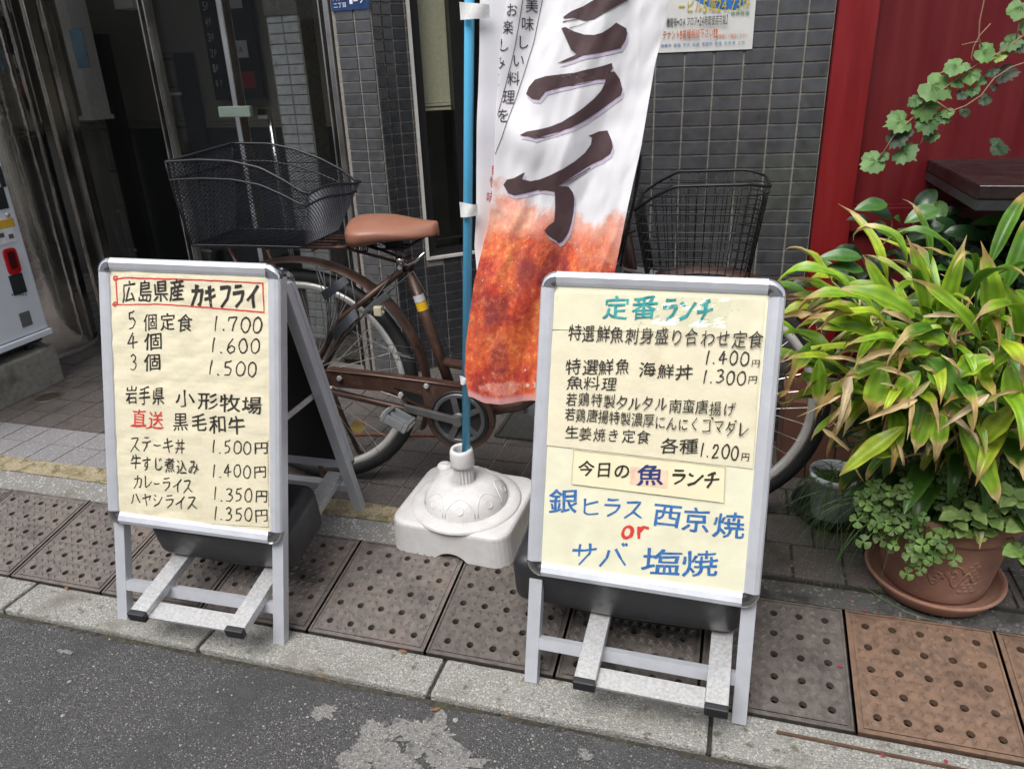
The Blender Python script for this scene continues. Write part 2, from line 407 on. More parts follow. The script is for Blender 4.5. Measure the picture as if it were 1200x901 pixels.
# ------------------------------------------------------------------ text helpers
_gl = {}
def glyph(ch, off=0.):
    k = (ch, off)
    if k not in _gl:
        c = bpy.data.curves.new('g', 'FONT'); c.body = ch; c.offset = off; c.resolution_u = 3; c.size = 1
        o = bpy.data.objects.new('g', c); sc.collection.objects.link(o)
        dg = bpy.context.evaluated_depsgraph_get(); dg.update()
        me = bpy.data.meshes.new_from_object(o.evaluated_get(dg))
        vs_ = [(q.co.x, q.co.y) for q in me.vertices]; fs = [list(p.vertices) for p in me.polygons]
        bpy.data.objects.remove(o); bpy.data.curves.remove(c); bpy.data.meshes.remove(me)
        _gl[k] = (vs_, fs)
    return _gl[k]
_DOT = [[(.86,1.08),(.90,.93)], [(.98,1.06),(1.02,.91)]]
STR = {
 '0': [[(.5+.45*math.sin(a*.5236-.4), .5+.5*math.cos(a*.5236-.4)) for a in range(13)]],
 '1': [[(.68,1),(.38,0)]], '.': [[(.35,.04),(.62,.0)]], ',': [[(.55,.06),(.4,-.12)]],
 '2': [[(.1,.72),(.3,.97),(.7,.96),(.86,.72),(.5,.35),(.05,.03),(.97,.06)]],
 '3': [[(.12,.92),(.5,1),(.82,.85),(.72,.63),(.4,.54),(.82,.44),(.88,.2),(.5,0),(.06,.1)]],
 '4': [[(.6,1),(.0,.34),(1,.4)], [(.62,.8),(.55,0)]],
 '5': [[(.28,.95),(.2,.58),(.6,.6),(.88,.35),(.62,.05),(.1,.04)], [(.28,.94),(.92,.98)]],
 '6': [[(.68,1),(.25,.6),(.1,.25),(.35,0),(.75,.08),(.8,.35),(.5,.5),(.15,.32)]],
 '7': [[(.05,.95),(.0,.68)], [(.05,.92),(.95,.92),(.55,.42),(.42,0)]],
 'カ': [[(.05,.7),(.9,.74),(.85,.3),(.75,.03),(.58,.12)], [(.5,1),(.43,.5),(.08,0)]],
 'キ': [[(.1,.72),(.86,.82)], [(.04,.40),(.96,.50)], [(.42,1),(.6,0)]],
 'フ': [[(.08,.9),(.92,.92),(.76,.45),(.25,0)]],
 'ラ': [[(.2,.95),(.8,.97)], [(.08,.64),(.92,.66),(.74,.3),(.3,0)]],
 'イ': [[(.88,1),(.5,.64),(.05,.4)], [(.54,.64),(.54,0)]],
 'ス': [[(.12,.92),(.82,.94),(.5,.4),(.05,.02)], [(.5,.42),(.97,.02)]],
 'テ': [[(.25,.95),(.75,.97)], [(.05,.63),(.95,.67)], [(.55,.64),(.46,.3),(.2,0)]],
 'ー': [[(.05,.54),(.95,.50)]],
 'レ': [[(.2,1),(.2,.08),(.5,.2),(.97,.55)]],
 'ハ': [[(.35,.8),(.25,.4),(.02,.05)], [(.6,.82),(.8,.4),(.98,.05)]],
 'ヤ': [[(.03,.58),(.92,.8),(.7,.45)], [(.3,1),(.52,0)]],
 'シ': [[(.1,.95),(.32,.82)], [(.03,.66),(.25,.52)], [(.1,.05),(.5,.2),(.97,.78)]],
 'タ': [[(.4,1),(.3,.7),(.02,.4)], [(.35,.8),(.87,.82),(.7,.4),(.2,0)], [(.3,.56),(.66,.34)]],
 'ル': [[(.3,.9),(.28,.4),(.02,.05)], [(.58,.95),(.58,.06),(.97,.48)]],
 'ゴ': [[(.1,.85),(.78,.87),(.78,.1)], [(.08,.08),(.86,.12)]] + _DOT,
 'マ': [[(.05,.85),(.95,.88),(.5,.35)], [(.32,.52),(.7,.1)]],
 'ダ': [[(.4,1),(.3,.7),(.02,.4)], [(.35,.8),(.85,.8),(.7,.4),(.2,0)], [(.3,.56),(.66,.34)]] + _DOT,
 'ン': [[(.08,.85),(.36,.66)], [(.06,.05),(.5,.2),(.97,.78)]],
 'チ': [[(.75,1),(.2,.82)], [(.03,.54),(.97,.58)], [(.52,.88),(.5,.4),(.22,0)]],
 'サ': [[(.03,.68),(.97,.73)], [(.3,.98),(.32,.42)], [(.72,1),(.70,.5),(.35,0)]],
 'バ': [[(.35,.8),(.25,.4),(.02,.05)], [(.6,.82),(.8,.4),(.98,.05)]] + _DOT,
 'ヒ': [[(.9,.78),(.2,.55)], [(.2,.97),(.2,.16),(.4,.03),(.97,.08)]],
 'o': [[(.5+.4*math.sin(a*.5236), .42+.42*math.cos(a*.5236)) for a in range(13)]],
 'r': [[(.2,.9),(.25,0)], [(.25,.55),(.55,.85),(1,.7)]],
}
WID = {c: .62 for c in '0123456789or'}; WID.update({'.': .4, ',': .4, '1': .4, 'ー': .85, '!': .5, ' ': .5, '・': .6, '-': .6})
def smooth_line(p):
    if len(p) < 3: 
        (x0, y0), (x1, y1) = p[0], p[-1]
        mx, my = (x0+x1)/2 + (y1-y0)*.04, (y0+y1)/2 - (x1-x0)*.04
        return [(x0, y0), (mx, my), (x1, y1)]
    out = [p[0]]
    for i in range(1, len(p)-1):
        a, b, c = p[i-1], p[i], p[i+1]
        out += [(b[0]*.78 + a[0]*.22, b[1]*.78 + a[1]*.22), (b[0]*.96+(a[0]+c[0])*.02, b[1]*.96+(a[1]+c[1])*.02), (b[0]*.78 + c[0]*.22, b[1]*.78 + c[1]*.22)]
    return out + [p[-1]]
def ribbon(pts, wd, lay):      # a pen stroke: flat ribbon with slightly varying width
    out = []; n = len(pts)
    for i, (x, y) in enumerate(pts):
        a = pts[max(i-1, 0)]; b = pts[min(i+1, n-1)]
        d = math.hypot(b[0]-a[0], b[1]-a[1]) or 1; nx, ny = -(b[1]-a[1])/d, (b[0]-a[0])/d
        w_ = wd/2*(1.12 - .3*(i/(n-1)) + rnd.uniform(-.08, .08))
        out.append(((x+nx*w_, y+ny*w_, lay), (x-nx*w_, y-ny*w_, lay)))
    vs_ = [q for p in out for q in p]
    return vs_, [(2*i, 2*i+1, 2*i+3, 2*i+2) for i in range(n-1)]
def text_mesh(text, BL, BR, H, fn, bold=0., pen=.085, hand=.022, slant=0., strokes=True, rise=0.):
    """lay text on the segment BL-BR (2D), cap height H; fn maps (x, y, layer) to 3D. Returns MB"""
    mb = MB(); tot = sum(WID.get(c, 1.) for c in text)
    ex = (Vector(BR) - Vector(BL)); L = ex.length; ex = ex / L; x = 0; lay = 0
    for c in text:
        wd = WID.get(c, 1.) / tot * L
        if c != ' ':
            sx = wd*(.90 if WID.get(c, 1.) == 1 else .80); jit = 1 if hand > .01 else 0; dy = rnd.uniform(-.06, .06)*H*jit; sd_ = rnd.uniform(0, 99); rot = rnd.uniform(-.05, .05)*jit; sx *= 1 + jit*rnd.uniform(-.10, .06)
            def place(gx, gy, ly):
                hx = hand*(noise.noise(Vector((gx*2.3+sd_, gy*2.3, 1))) + .5*noise.noise(Vector((gx*5+sd_, gy*5, 3)))); hy = hand*(noise.noise(Vector((gx*2.3, gy*2.3+sd_, 7))) + .5*noise.noise(Vector((gx*5, gy*5+sd_, 9))))
                gx, gy = gx + hx - rot*gy + slant*gy, gy + hy + (rot + rise)*(gx - .4)
                px_ = x + wd*.05 + gx*sx
                q = Vector(BL) + ex*px_ + Vector((0, gy*H + dy))
                return fn(q.x, q.y, ly)
            if strokes and c in STR:
                for s_ in STR[c]:
                    lay += 1
                    # pen width is in units of H: convert the stroke to a metric space first
                    pts = [(a*sx/H, b) for a, b in smooth_line(s_)]
                    vs_, fs = ribbon(pts, pen*(1+bold*8), lay)
                    mb.add([place(a*H/sx, b, ly) for a, b, ly in vs_], fs)
            else:
                vs_, fs = glyph(c)
                if not vs_: x += wd; continue
                if WID.get(c, 1.) < 1:
                    x0 = min(a for a, b in vs_); x1 = max(a for a, b in vs_); s_ = 1/max(.05, x1-x0)
                    h0 = max(b for a, b in vs_)
                    vs_ = [((a-x0)*s_, b/.74) for a, b in vs_]
                else:
                    vs_ = [(a/.93, (b+.10)/.93) for a, b in vs_]
                lay += 1
                d_ = bold*.55
                for k_, (ax, ay) in enumerate(((0, 0),) if bold < .004 else ((-d_, -d_), (d_, -d_), (d_, d_), (-d_, d_))):
                    lay += 1; mb.add([place(a + ax, b + ay, lay) for a, b in vs_], fs)
        x += wd
    return mb

# ------------------------------------------------------------------ tiled walls
tile_m = mat('slate_glazed_tile', (.064,.066,.072), .15, 0, .35, 26, .10, 30, rvary=.06, ior=2.1)
tile_dk = mat('black_glazed_tile', (.024,.026,.031), .22, 0, .30, 26, .08, 30, rvary=.08, ior=1.7)
grout_m = mat('grey_grout', (.22,.205,.185), .9, 0, .3, 60)
TW, TH = .0825, .0413
def tile_wall(name, M, x0, x1, z0, z1, xa, za, parent, holes=(), m_=None):
    """tiles on the local XZ plane; xa, za: one joint crossing"""
    r_ = random.Random(hash(name) % 1000 if False else len(name)*13)
    mb = MB(); g = .0034
    i0 = int(math.floor((x0-xa)/TW)); i1 = int(math.ceil((x1-xa)/TW)); j0 = int(math.floor((z0-za)/TH)); j1 = int(math.ceil((z1-za)/TH))
    for i in range(i0, i1):
        for j in range(j0, j1):
            a, b = max(x0, xa+TW*i), min(x1, xa+TW*(i+1)); c, d = max(z0, za+TH*j), min(z1, za+TH*(j+1))
            for (hx0, hx1, hz0, hz1) in holes:
                if a < hx1 and b > hx0 and c < hz1 and d > hz0:
                    if a < hx0: b = min(b, hx0)
                    elif b > hx1: a = max(a, hx1)
                    elif c < hz0: d = min(d, hz0)
                    elif d > hz1: c = max(c, hz1)
                    else: a = b
            if b-a < .008 or d-c < .008: continue
            a += g/2; b -= g/2; c += g/2; d -= g/2; e = .0022
            t1, t2, t0 = r_.uniform(-.0006, .0006), r_.uniform(-.0005, .0005), r_.uniform(-.0005, .0003)
            f = [(a+e, -.0045+t0+t1, c+e), (b-e, -.0045+t0-t1, c+e), (b-e, -.0045+t0-t1+t2, d-e), (a+e, -.0045+t0+t1+t2, d-e)]
            k = [(a, 0, c), (b, 0, c), (b, 0, d), (a, 0, d)]
            mb.add(f + k, [(0,1,2,3), (4,5,1,0), (5,6,2,1), (6,7,3,2), (7,4,0,3)])
    return mb.build(name, m_ or tile_m, parent, M=None)
def local(M, p): return M.inverted() @ p

# right wall
aR = R(6.979); exR = Vector((math.cos(aR), math.sin(aR), 0)); oR = Vector((2.16, 1.168, 0))
MR = frame_mat(oR, exR)
def rw(px, py): q = local(MR, hit(px, py, oR, (-math.sin(aR), math.cos(aR), 0))); return q.x, q.z
wall_r = empty('tiled_wall', MR, 'dark grey glazed tile wall between the banner and the red shopfront', 'wall')
xa = rw(930, 184)[0]; za = rw(896, 214)[1]
mb = MB(); mb.box(-.72, -.004, -.001, .25, .0, 3.0); mb.build('wall_core', grout_m, wall_r)
tile_wall('tiles', MR, -.72, -.004, .07, 3.0, xa, za, wall_r)

# pillar left of the bicycle saddle
aP = R(-5.735); exP = Vector((math.cos(aP), math.sin(aP), 0)); oP = Vector((.4376, 1.4769, 0))
MP = frame_mat(oP, exP); nP = (-math.sin(aP), math.cos(aP), 0)
def pw(px, py, dy=0.): q = local(MP, hit(px, py, oP + Vector(nP)*dy, nP)); return q.x, q.z
pillar = empty('tiled_pillar', MP, 'grey tiled pillar beside the glass entrance, carrying the blue address plate', 'pillar')
pe = .5*(pw(436, 23)[0] + pw(441, 100)[0]); ps = pw(391, 26)[0]
mb = MB(); mb.box(ps - .004, pe - .003, -.001, .09, 0, 3.0); mb.build('pillar_core', grout_m, pillar)
tile_wall('tiles', MP, ps, pe, .07, 3.0, pw(415.5, 24.5)[0], pw(415, 24.7)[1], pillar)
# angled wall with the window, and the return joining it to the pillar
aW = R(41.03); exW = Vector((math.cos(aW), math.sin(aW), 0)); oW = Vector((.655, 1.545, 0))
MW = frame_mat(oW, exW); nW = (-math.sin(aW), math.cos(aW), 0)
def ww(px, py, dy=0.): q = local(MW, hit(px, py, oW + Vector(nW)*dy, nW)); return q.x, q.z
wall_w = empty('tiled_wall', MW, 'black tiled wall set back at an angle around the window behind the bicycle saddle', 'wall')
wx0, wz0 = .061, ww(498, 305)[1]; wx1, wz1 = .78, 2.6
mb = MB()
mb.box(-.006, wx0, -.001, .12, 0, 3); mb.box(wx0, wx1, -.001, .12, 0, wz0); mb.box(wx1, 1.4, -.001, .12, 0, 3)
mb.build('wall_core', grout_m, wall_w)
tile_wall('tiles', MW, 0, 1.4, .07, 3.0, ww(520.7, 323)[0], ww(520, 320.7)[1], wall_w, [(wx0, wx1, wz0, 3.1)], tile_dk)
pc = MP @ Vector((pe, 0, 0)); rv = oW - pc; MT = frame_mat(pc, rv)
ret = empty('tiled_return', MT, 'narrow black tiled return between the pillar and the window wall', 'wall')
mb = MB(); mb.box(0, rv.length, -.0008, .05, 0, 3); mb.build('wall_core', grout_m, ret)
tile_wall('tiles', MT, .002, rv.length - .002, .07, 3, .045, ww(520, 320.7)[1], ret, m_=tile_dk)

# window: white trim, black frame, glass with a half lowered blind behind
trim_m = mat('white_trim', (.52,.51,.49), .5, 0, .1, 30)
win = empty('window', MW, 'tall black framed window with a half lowered beige blind behind the saddle', 'window')
mb = MB(); T = .011
mb.box(wx0, wx0+T, -.012, .02, wz0, wz1); mb.box(wx1-T, wx1, -.012, .02, wz0, wz1); mb.box(wx0+T, wx1-T, -.012, .02, wz0, wz0+T)
mb.build('trim', trim_m, win)
mb = MB(); a_, b_ = wx0+T, wx1-T; fw = .036
mb.box(a_, a_+fw, .004, .05, wz0+T, wz1); mb.box(b_-fw, b_, .004, .05, wz0+T, wz1); mb.box(a_+fw, b_-fw, .004, .05, wz0+T, wz0+T+.03); mb.box(a_+fw, b_-fw, .006, .048, wz0+.075, wz0+.079)
mb.box(.232, .29, .006, .05, wz0+T+.03, wz1)
mb.build('frame', mat('black_frame', (.012,.012,.013), .4, 0, .1), win)
gl_dark = glass_mat('window_glass', (.90,.92,.90), .5)
mb = MB(); mb.box(a_+fw, b_-fw, .02, .026, wz0+T+.03, wz1); mb.build('pane', gl_dark, win)
blind_m = mat('beige_blind', (.74,.68,.52), .8, 0, .12, 90, .3, 160)
zb = ww(507, 121, .05)[1]
mb = MB(); mb.box(a_+fw-.004, .240, .058, .064, zb, wz1)
for k in range(2): mb.box(a_+fw-.004, .244, .050, .068, zb - .012 - .016*k, zb - .002 - .016*k)
mb.build('blind', blind_m, win)
mb = MB(); mb.box(a_, b_, .30, .31, 0, wz1); mb.build('room_back', mat('dark_room', (.05,.048,.042), .8, 0, .3, 8), win)

# blue address plate on the pillar
pl_w = mat('plate_white', (.75,.77,.8), .4); pl_b = mat('plate_blue', (.018,.045,.13), .35)
sx0, sx1 = pw(389.5, 7)[0], pw(434, 7)[0]; sz0 = .5*(pw(391, 13.5)[1] + pw(434, 11.5)[1])
plate = empty('address_plate', MP @ Matrix.Translation((sx0, 0, sz0)), 'small dark blue address plate reading 1-9 on the tiled pillar', 'sign')
mb = MB(); sw = sx1 - sx0; mb.box(0, sw, -.009, -.0055, 0, .10, bev=.001); mb.build('plate', pl_b, plate)
def flat(y): return lambda x, z, l: (x, y - .0001*l, z)
for txt, x0, x1, z0, h in (('1-9', .50, .90, .20, .32), ('二丁目', .06, .42, .10, .17), ('八丁堀', .06, .42, .34, .17)):
    text_mesh(txt, (sw*x0, .1*z0), (sw*x1, .1*z0), .1*h, flat(-.0095), bold=.004, hand=0, strokes=False).build('lettering', pl_w, plate)

# letting notice on the right wall, partly behind the banner
px1, pz0 = rw(881, 57)[0], rw(830, 60)[1]
pw_, ph_ = .36, .50
note = empty('notice_poster', MR @ Matrix.Translation((px1 - pw_, 0, pz0)), 'white property letting poster with yellow, black and orange text taped to the tiled wall', 'poster')
paper_w = mat('poster_paper', (.62,.62,.60), .5, 0, .06, 30, .1, 30)
mb = MB(); mb.box(0, pw_, -.008, -.0055, 0, ph_); mb.build('paper', paper_w, note)
mb = MB(); bl = [(.10+.24*math.cos(t*.2)*.9+.1, .20+.08*math.sin(t*.2)) for t in range(32)]
mb.prism([(.155,.16),(.19,.135),(.225,.115),(.27,.105),(.31,.102),(.335,.12),(.342,.16),(.342,.40),(.10,.40),(.12,.22)], -.0086, -.0081); mb.build('blue_map', mat('poster_blue', (.03,.17,.48), .5), note)
mb = MB(); mb.prism([(.235,.142),(.25,.136),(.30,.128),(.325,.132),(.33,.145),(.31,.150),(.30,.165),(.285,.152),(.26,.152)], -.0092, -.0088); mb.build('white_cloud', paper_w, note)
yel = mat('poster_yellow', (.52,.40,.03), .5); org = mat('poster_orange', (.55,.13,.04), .5); grn = mat('poster_green', (.05,.20,.06), .5); blu = mat('poster_blue_text', (.04,.12,.35), .5)
for txt, x0, x1, z0, h, m_ in (('ービル5階24.73坪', .150, .345, .100, .033, yel), ('機能有・OAフロア・24時間使用可能】', .118, .292, .066, .024, ink), ('物件情報', .294, .345, .086, .012, grn),
        ('テナント!業種相談下さい!!', .108, .262, .034, .024, org), ('お気軽にご相談ください', .258, .345, .030, .012, org), ('掲載中 新築 中古 店舗 事務所 倉庫 駐車場 土地', .104, .338, .014, .009, blu),
        ('株式会社', .14, .22, .158, .022, ink), ('リーシング事業部 担当', .243, .33, .140, .009, ink)):
    text_mesh(txt, (x0, z0), (x1, z0), h, flat(-.0097), bold=.012 if h > .02 else .0, hand=0, strokes=False).build('lettering', m_, note)

# ------------------------------------------------------------------ red shopfront
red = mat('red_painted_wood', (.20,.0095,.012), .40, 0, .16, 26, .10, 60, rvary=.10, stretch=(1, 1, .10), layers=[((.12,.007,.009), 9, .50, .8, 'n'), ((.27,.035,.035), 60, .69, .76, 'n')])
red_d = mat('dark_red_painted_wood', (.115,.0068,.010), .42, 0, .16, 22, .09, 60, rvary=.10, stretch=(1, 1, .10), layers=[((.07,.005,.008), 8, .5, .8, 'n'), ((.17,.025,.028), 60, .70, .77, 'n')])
shop = empty('red_shopfront', MR, 'dark red painted wooden shopfront with a raised stile and recessed panels', 'shopfront')
s1 = rw(1030, 0)[0]; s1 = .5*(s1 + rw(992, 280)[0])
zr1 = rw(1000, 243)[1]; zr0 = rw(990, 271)[1]; zr00 = rw(1080, 280)[1]
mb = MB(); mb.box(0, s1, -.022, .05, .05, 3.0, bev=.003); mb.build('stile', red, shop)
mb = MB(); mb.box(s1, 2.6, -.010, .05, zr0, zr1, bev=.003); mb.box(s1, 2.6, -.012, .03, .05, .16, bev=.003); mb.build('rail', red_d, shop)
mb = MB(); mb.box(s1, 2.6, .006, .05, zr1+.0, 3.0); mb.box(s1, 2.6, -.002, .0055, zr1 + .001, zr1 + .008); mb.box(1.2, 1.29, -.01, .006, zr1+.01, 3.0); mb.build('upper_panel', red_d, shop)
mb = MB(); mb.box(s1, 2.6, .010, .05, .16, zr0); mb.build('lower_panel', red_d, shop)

# ------------------------------------------------------------------ glass entrance
door = empty('glass_entrance', MP, 'dark glass building entrance with stainless steel posts left of the tiled pillar', 'entrance')
ss = mat('stainless_steel', (.78,.76,.73), .16, 1, .25, 5, .04, 40, rvary=.1)
def post(px, py, w_, name='post', d=.05, y=0.02, z1=2.5):
    x = pw(px, py, y)[0]
    mb = MB(); mb.box(x - w_/2, x + w_/2, y - d/2, y + d/2, ZS, z1, bev=.004); return mb.build(name, ss, door)
post(396, 98, .024); post(384, 80, .008, d=.03)
post(275, 90, .028); 
post(181, 78, .010); post(187, 78, .008)
post(104, 220, .030); post(86, 220, .030)
gl = glass_mat('door_glass', (.80,.81,.80), .5)
xs = [pw(110, 220, .02)[0], pw(180, 78, .02)[0], pw(267, 90, .02)[0], pw(390, 98, .02)[0]]
for a_, b_ in ((xs[0], xs[1]), (xs[1] + .02, xs[2]), (xs[2] + .035, xs[3])):
    mb = MB(); mb.box(a_, b_, .018, .024, ZS + .02, 2.5); mb.build('pane', gl, door)
mb = MB(); mb.box(xs[0]-.1, xs[3], .0, .05, ZS - .01, ZS + .03); mb.build('threshold', ss, door)
hx, hz = pw(290, 130, .06)
mb = MB(); mb.box(hx - .075, hx + .085, -.028, -.008, hz - .020, hz + .022, bev=.004); mb.build('push_plate', mat('frosted_plate', (.15,.19,.165), .3), door)
hx2, hz2 = pw(317, 133, .08)
mb = MB(); mb.box(hx2 - .028, hx2 + .02, .035, .06, hz2 - .018, hz2 + .02); mb.tube([(hx2 + .01, .06, hz2), (hx2 + .012, .06, hz2 - .6)], .012); mb.build('pull_handle', ss, door)
# blue notice stuck inside the glass
a0, b0 = pw(74, 34, .0), pw(98, 80, .0)
mb = MB(); mb.box(a0[0], b0[0] + .01, .026, .028, b0[1], a0[1]); mb.build('blue_notice', mat('blue_notice', (.035,.075,.12), .6, 0, .4, 20), door)

# lobby behind the glass
ID = 1.05
lobby = empty('lobby_room', MP, 'dim entrance lobby with beige upper wall and black dado seen through the glass', 'lobby')
wall_b = mat('lobby_wall', (.24,.22,.185), .8, 0, .08, 6); dado = mat('lobby_dado', (.022,.022,.024), .5, 0, .2, 10)
zd = pw(330, 147, ID)[1]
mb = MB(); mb.box(-3.2, 1.2, ID, ID + .1, zd, 2.6); mb.box(-3.2, -3.1, .3, ID, zd, 2.6); mb.build('upper_wall', wall_b, lobby)
mb = MB(); mb.box(-3.2, 1.2, ID - .01, ID + .1, 0, zd - .01); mb.build('dado', dado, lobby)
mb = MB()
for k in range(3): mb.box(-3.2, 1.2, ID - .018, ID, zd - .008 + .018*k, zd + .004 + .018*k)
mb.build('dado_rail', wall_b, lobby)
mb = MB(); mb.box(-3.2, 1.2, .06, ID, 2.6, 2.7); mb.build('ceiling', mat('lobby_ceiling', (.8,.8,.8), .8), lobby)
mb = MB(); mb.box(.11, .122, .095, ID, 0, 2.7); mb.build('side_wall', wall_b, lobby)
# pale pilaster and beam at the left
a_ = pw(68, 0, .5)[0]; b_ = pw(80, 0, .5)[0]
mb = MB(); mb.box(a_, b_, .48, .6, pw(90, 138, .5)[1], 2.6); mb.box(a_ - .01, b_ + .02, .46, .6, pw(90, 141, .5)[1], pw(90, 136, .5)[1]); mb.box(b_, pw(160, 10, .8)[0], .78, .9, pw(110, 14, .8)[1], 2.6); mb.build('pilaster', mat('lobby_white', (.85,.84,.82), .7), lobby)
# mailbox banks
mbx = mat('mailbox_black', (.045,.044,.042), .35, .3, .2, 20); mbl = mat('mailbox_label', (.42,.42,.40), .5)
def mailbank(pxa, pya, pxb, pyb, rows, cols, lab):
    (x0, z1), (x1, z0) = pw(pxa, pya, ID - .2), pw(pxb, pyb, ID - .2)
    t = empty('mailbox_bank', MP, lab, 'mailboxes')
    mb = MB(); mb.box(x0, x1, ID - .19, ID - .03, z0, z1); mb.build('cabinet', mbx, t)
    for r_ in range(rows):
        for c in range(cols):
            a, b = x0 + (x1-x0)*c/cols + .006, x0 + (x1-x0)*(c+1)/cols - .006
            e, f = z0 + (z1-z0)*r_/rows + .006, z0 + (z1-z0)*(r_+1)/rows - .006
            mb = MB(); mb.box(a, b, ID - .2, ID - .192, e, f, bev=.003); d_ = mb.build('mailbox_door', mat('mailbox_grey', (.12,.115,.105), .35, .3, .2, 20), t)
            mb = MB(); mb.box(a + .02, b - .02, ID - .203, ID - .2, f - .035, f - .02); mb.build('slot', mbl if (r_*7 + c*3) % 5 == 0 else black_pl, d_)
mailbank(98, 40, 160, 330, 6, 2, 'tall black mailbox bank at the left of the lobby behind the glass')
mailbank(199, 62, 238, 320, 7, 1, 'narrow black mailbox bank between the two steel door posts')
# tenant directory
(x0, z1), (x1, z0) = pw(230, -40, ID - .02), pw(314, 116, ID - .02)
dirb = empty('tenant_directory', MP @ Matrix.Translation((x0, ID - .03, z0)), 'black tenant directory board with white floor numbers and name plates', 'sign')
W_, H_ = x1 - x0, z1 - z0
mb = MB(); mb.box(0, W_, -.02, .01, 0, H_); mb.build('board', mat('directory_black', (.010,.010,.011), .3), dirb)
lit = mat('directory_white', (.55,.55,.52), .5)
for k, t_ in enumerate(('BF', '1F', '2F', '3F', '4F', '5F', '6F')):
    z = H_*(.10 + .115*k)
    text_mesh(t_, (.02, z), (.085, z), .045, flat(-.0215), hand=0, strokes=False).build('floor_number', lit, dirb)
rp = mat('directory_red', (.22,.012,.02), .5)
for (xa_, xb_, k, m_) in ((.16, W_ - .06, 2, lit), (.14, W_ - .04, 0, rp), (.12, W_*.55, 4.9, lit), (W_*.62, W_ - .05, 5.1, lit)):
    z = H_*(.085 + .115*k)
    mb = MB(); mb.box(xa_, xb_, -.024, -.0205, z, z + .085); p_ = mb.build('name_plate', m_, dirb)
    if k == 2: text_mesh('AMA', (xb_ - .13, z + .02), (xb_ - .02, z + .02), .045, flat(-.0255), bold=.01, hand=0, strokes=False).build('lettering', ink, p_)
# reflection of pillar and plate, built as a tiled pier inside the lobby
yI = .34
(ix0, _), (ix1, _) = pw(313, 30, yI), pw(352, 30, yI)
izb = pw(330, 190, yI)[1]
MI = MP @ Matrix.Translation((ix0, yI, 0))
pier = empty('reflected_pillar', MI, 'reflection of the tiled pillar, built as a grey tiled pier behind the glass door', 'pier')
mb = MB(); mb.box(0, ix1 - ix0, -.001, .1, 0, 2.6); mb.build('reflected_pillar_core', grout_m, pier)
tile_wall('tiles', MI, 0, ix1 - ix0, .07, 2.6, (ix1-ix0)/2, pw(330, 27.5, yI)[1], pier, m_=mat('reflected_glazed_tile', (.36,.37,.40), .35, 0, .25, 26, .05, 60, rvary=.1))
ip = empty('address_plate', MI @ Matrix.Translation((0, 0, pw(330, 18, yI)[1])), 'reflection of the address plate, built as a grey plate with reversed 1-9 behind glass', 'sign')
sw = ix1 - ix0
mb = MB(); mb.box(0, sw, -.010, -.0055, 0, .10); mb.build('plate', mat('plate_grey', (.10,.10,.09), .5), ip)
for txt, x0, x1, z0, h in (('1-9', .50, .90, .20, .34), ('二丁目', .06, .42, .10, .17), ('八丁堀', .06, .42, .34, .17)):
    text_mesh(txt, (sw*x0, .1*z0), (sw*x1, .1*z0), .1*h, lambda x, z, l: (sw - x, -.0105, z), bold=.004, hand=0, strokes=False).build('lettering', mat('plate_pale', (.36,.36,.33), .5), ip)

# ------------------------------------------------------------------ stainless column at the far left
colm = mat('polished_column_steel', (.80,.78,.76), .12, 1, .25, 3, .35, 3, bdist=.03, rvary=.08)
cc = Vector((-1.395, 1.46)); cr = .275
col = empty('steel_column', (cc.x, cc.y, 0), 'large round stainless steel column between the vending machine and the entrance', 'column')
mb = MB(); mb.lathe([(cr, ZS - .01), (cr, 3.0)], 64); mb.build('cladding', colm, col)
mb = MB(); mb.lathe([(cr, ZS-.02), (cr + .006, ZS-.02), (cr + .006, ZS + .02), (cr, ZS + .022)], 64); mb.build('base_ring', mat('base_ring', (.2,.19,.18), .5, .5, .2), col)

# unseen upper storeys and building across the lane, added for shading and tile reflections
grey_r = mat('grey_render', (.30,.29,.28), .85, 0, .2, 3, .2, 60)
up = empty('unseen_building_front', (0, 0, 0), 'unseen grey building front, added to block sky above the tiled walls and shopfront', 'building')
mb = MB(); mb.box(-4, 6, 1.20, 1.8, 2.72, 9); mb.build('wall', grey_r, up)
mb = MB(); mb.box(-4, -1.66, 1.3, 1.6, 0, 3.0); mb.build('left_wall', grey_r, up)
opp = empty('unseen_opposite_building', (0, -6.2, 0), 'unseen pale building across the lane, added for the reflections in the tiles', 'building')
mb = MB(); mb.box(-14, 16, -1, 0, 1.0, 6.5); mb.build('upper_wall', mat('pale_render', (.78,.78,.79), .85, 0, .1, 3), opp)  # pale above, dark and coloured below, shaped for the tile reflections
mb = MB(); mb.box(-14, 16, -.9, 0, -.02, 1.0); mb.build('ground_floor', mat('reflection_shop_fronts', (.22,.21,.20), .6, 0, .3, 1.2, layers=[((.50,.34,.16), .9, .56, .60, 'n'), ((.34,.06,.06), 1.3, .60, .64, 'n'), ((.6,.6,.58), .7, .62, .66, 'n')]), opp)
for k in range(7):
    mb = MB(); mb.box(-12 + 4*k, -10.2 + 4*k, .0, .03, 3.6, 5.2); f = mb.build('window', mat('dark_glass', (.03,.035,.04), .08), opp)
    mb = MB(); mb.box(-11.2 + 4*k, -9.9 + 4*k, .0, .04, .0, 2.1); mb.build('shop_door', mat('shop_door', (.16,.15,.14), .3), opp)
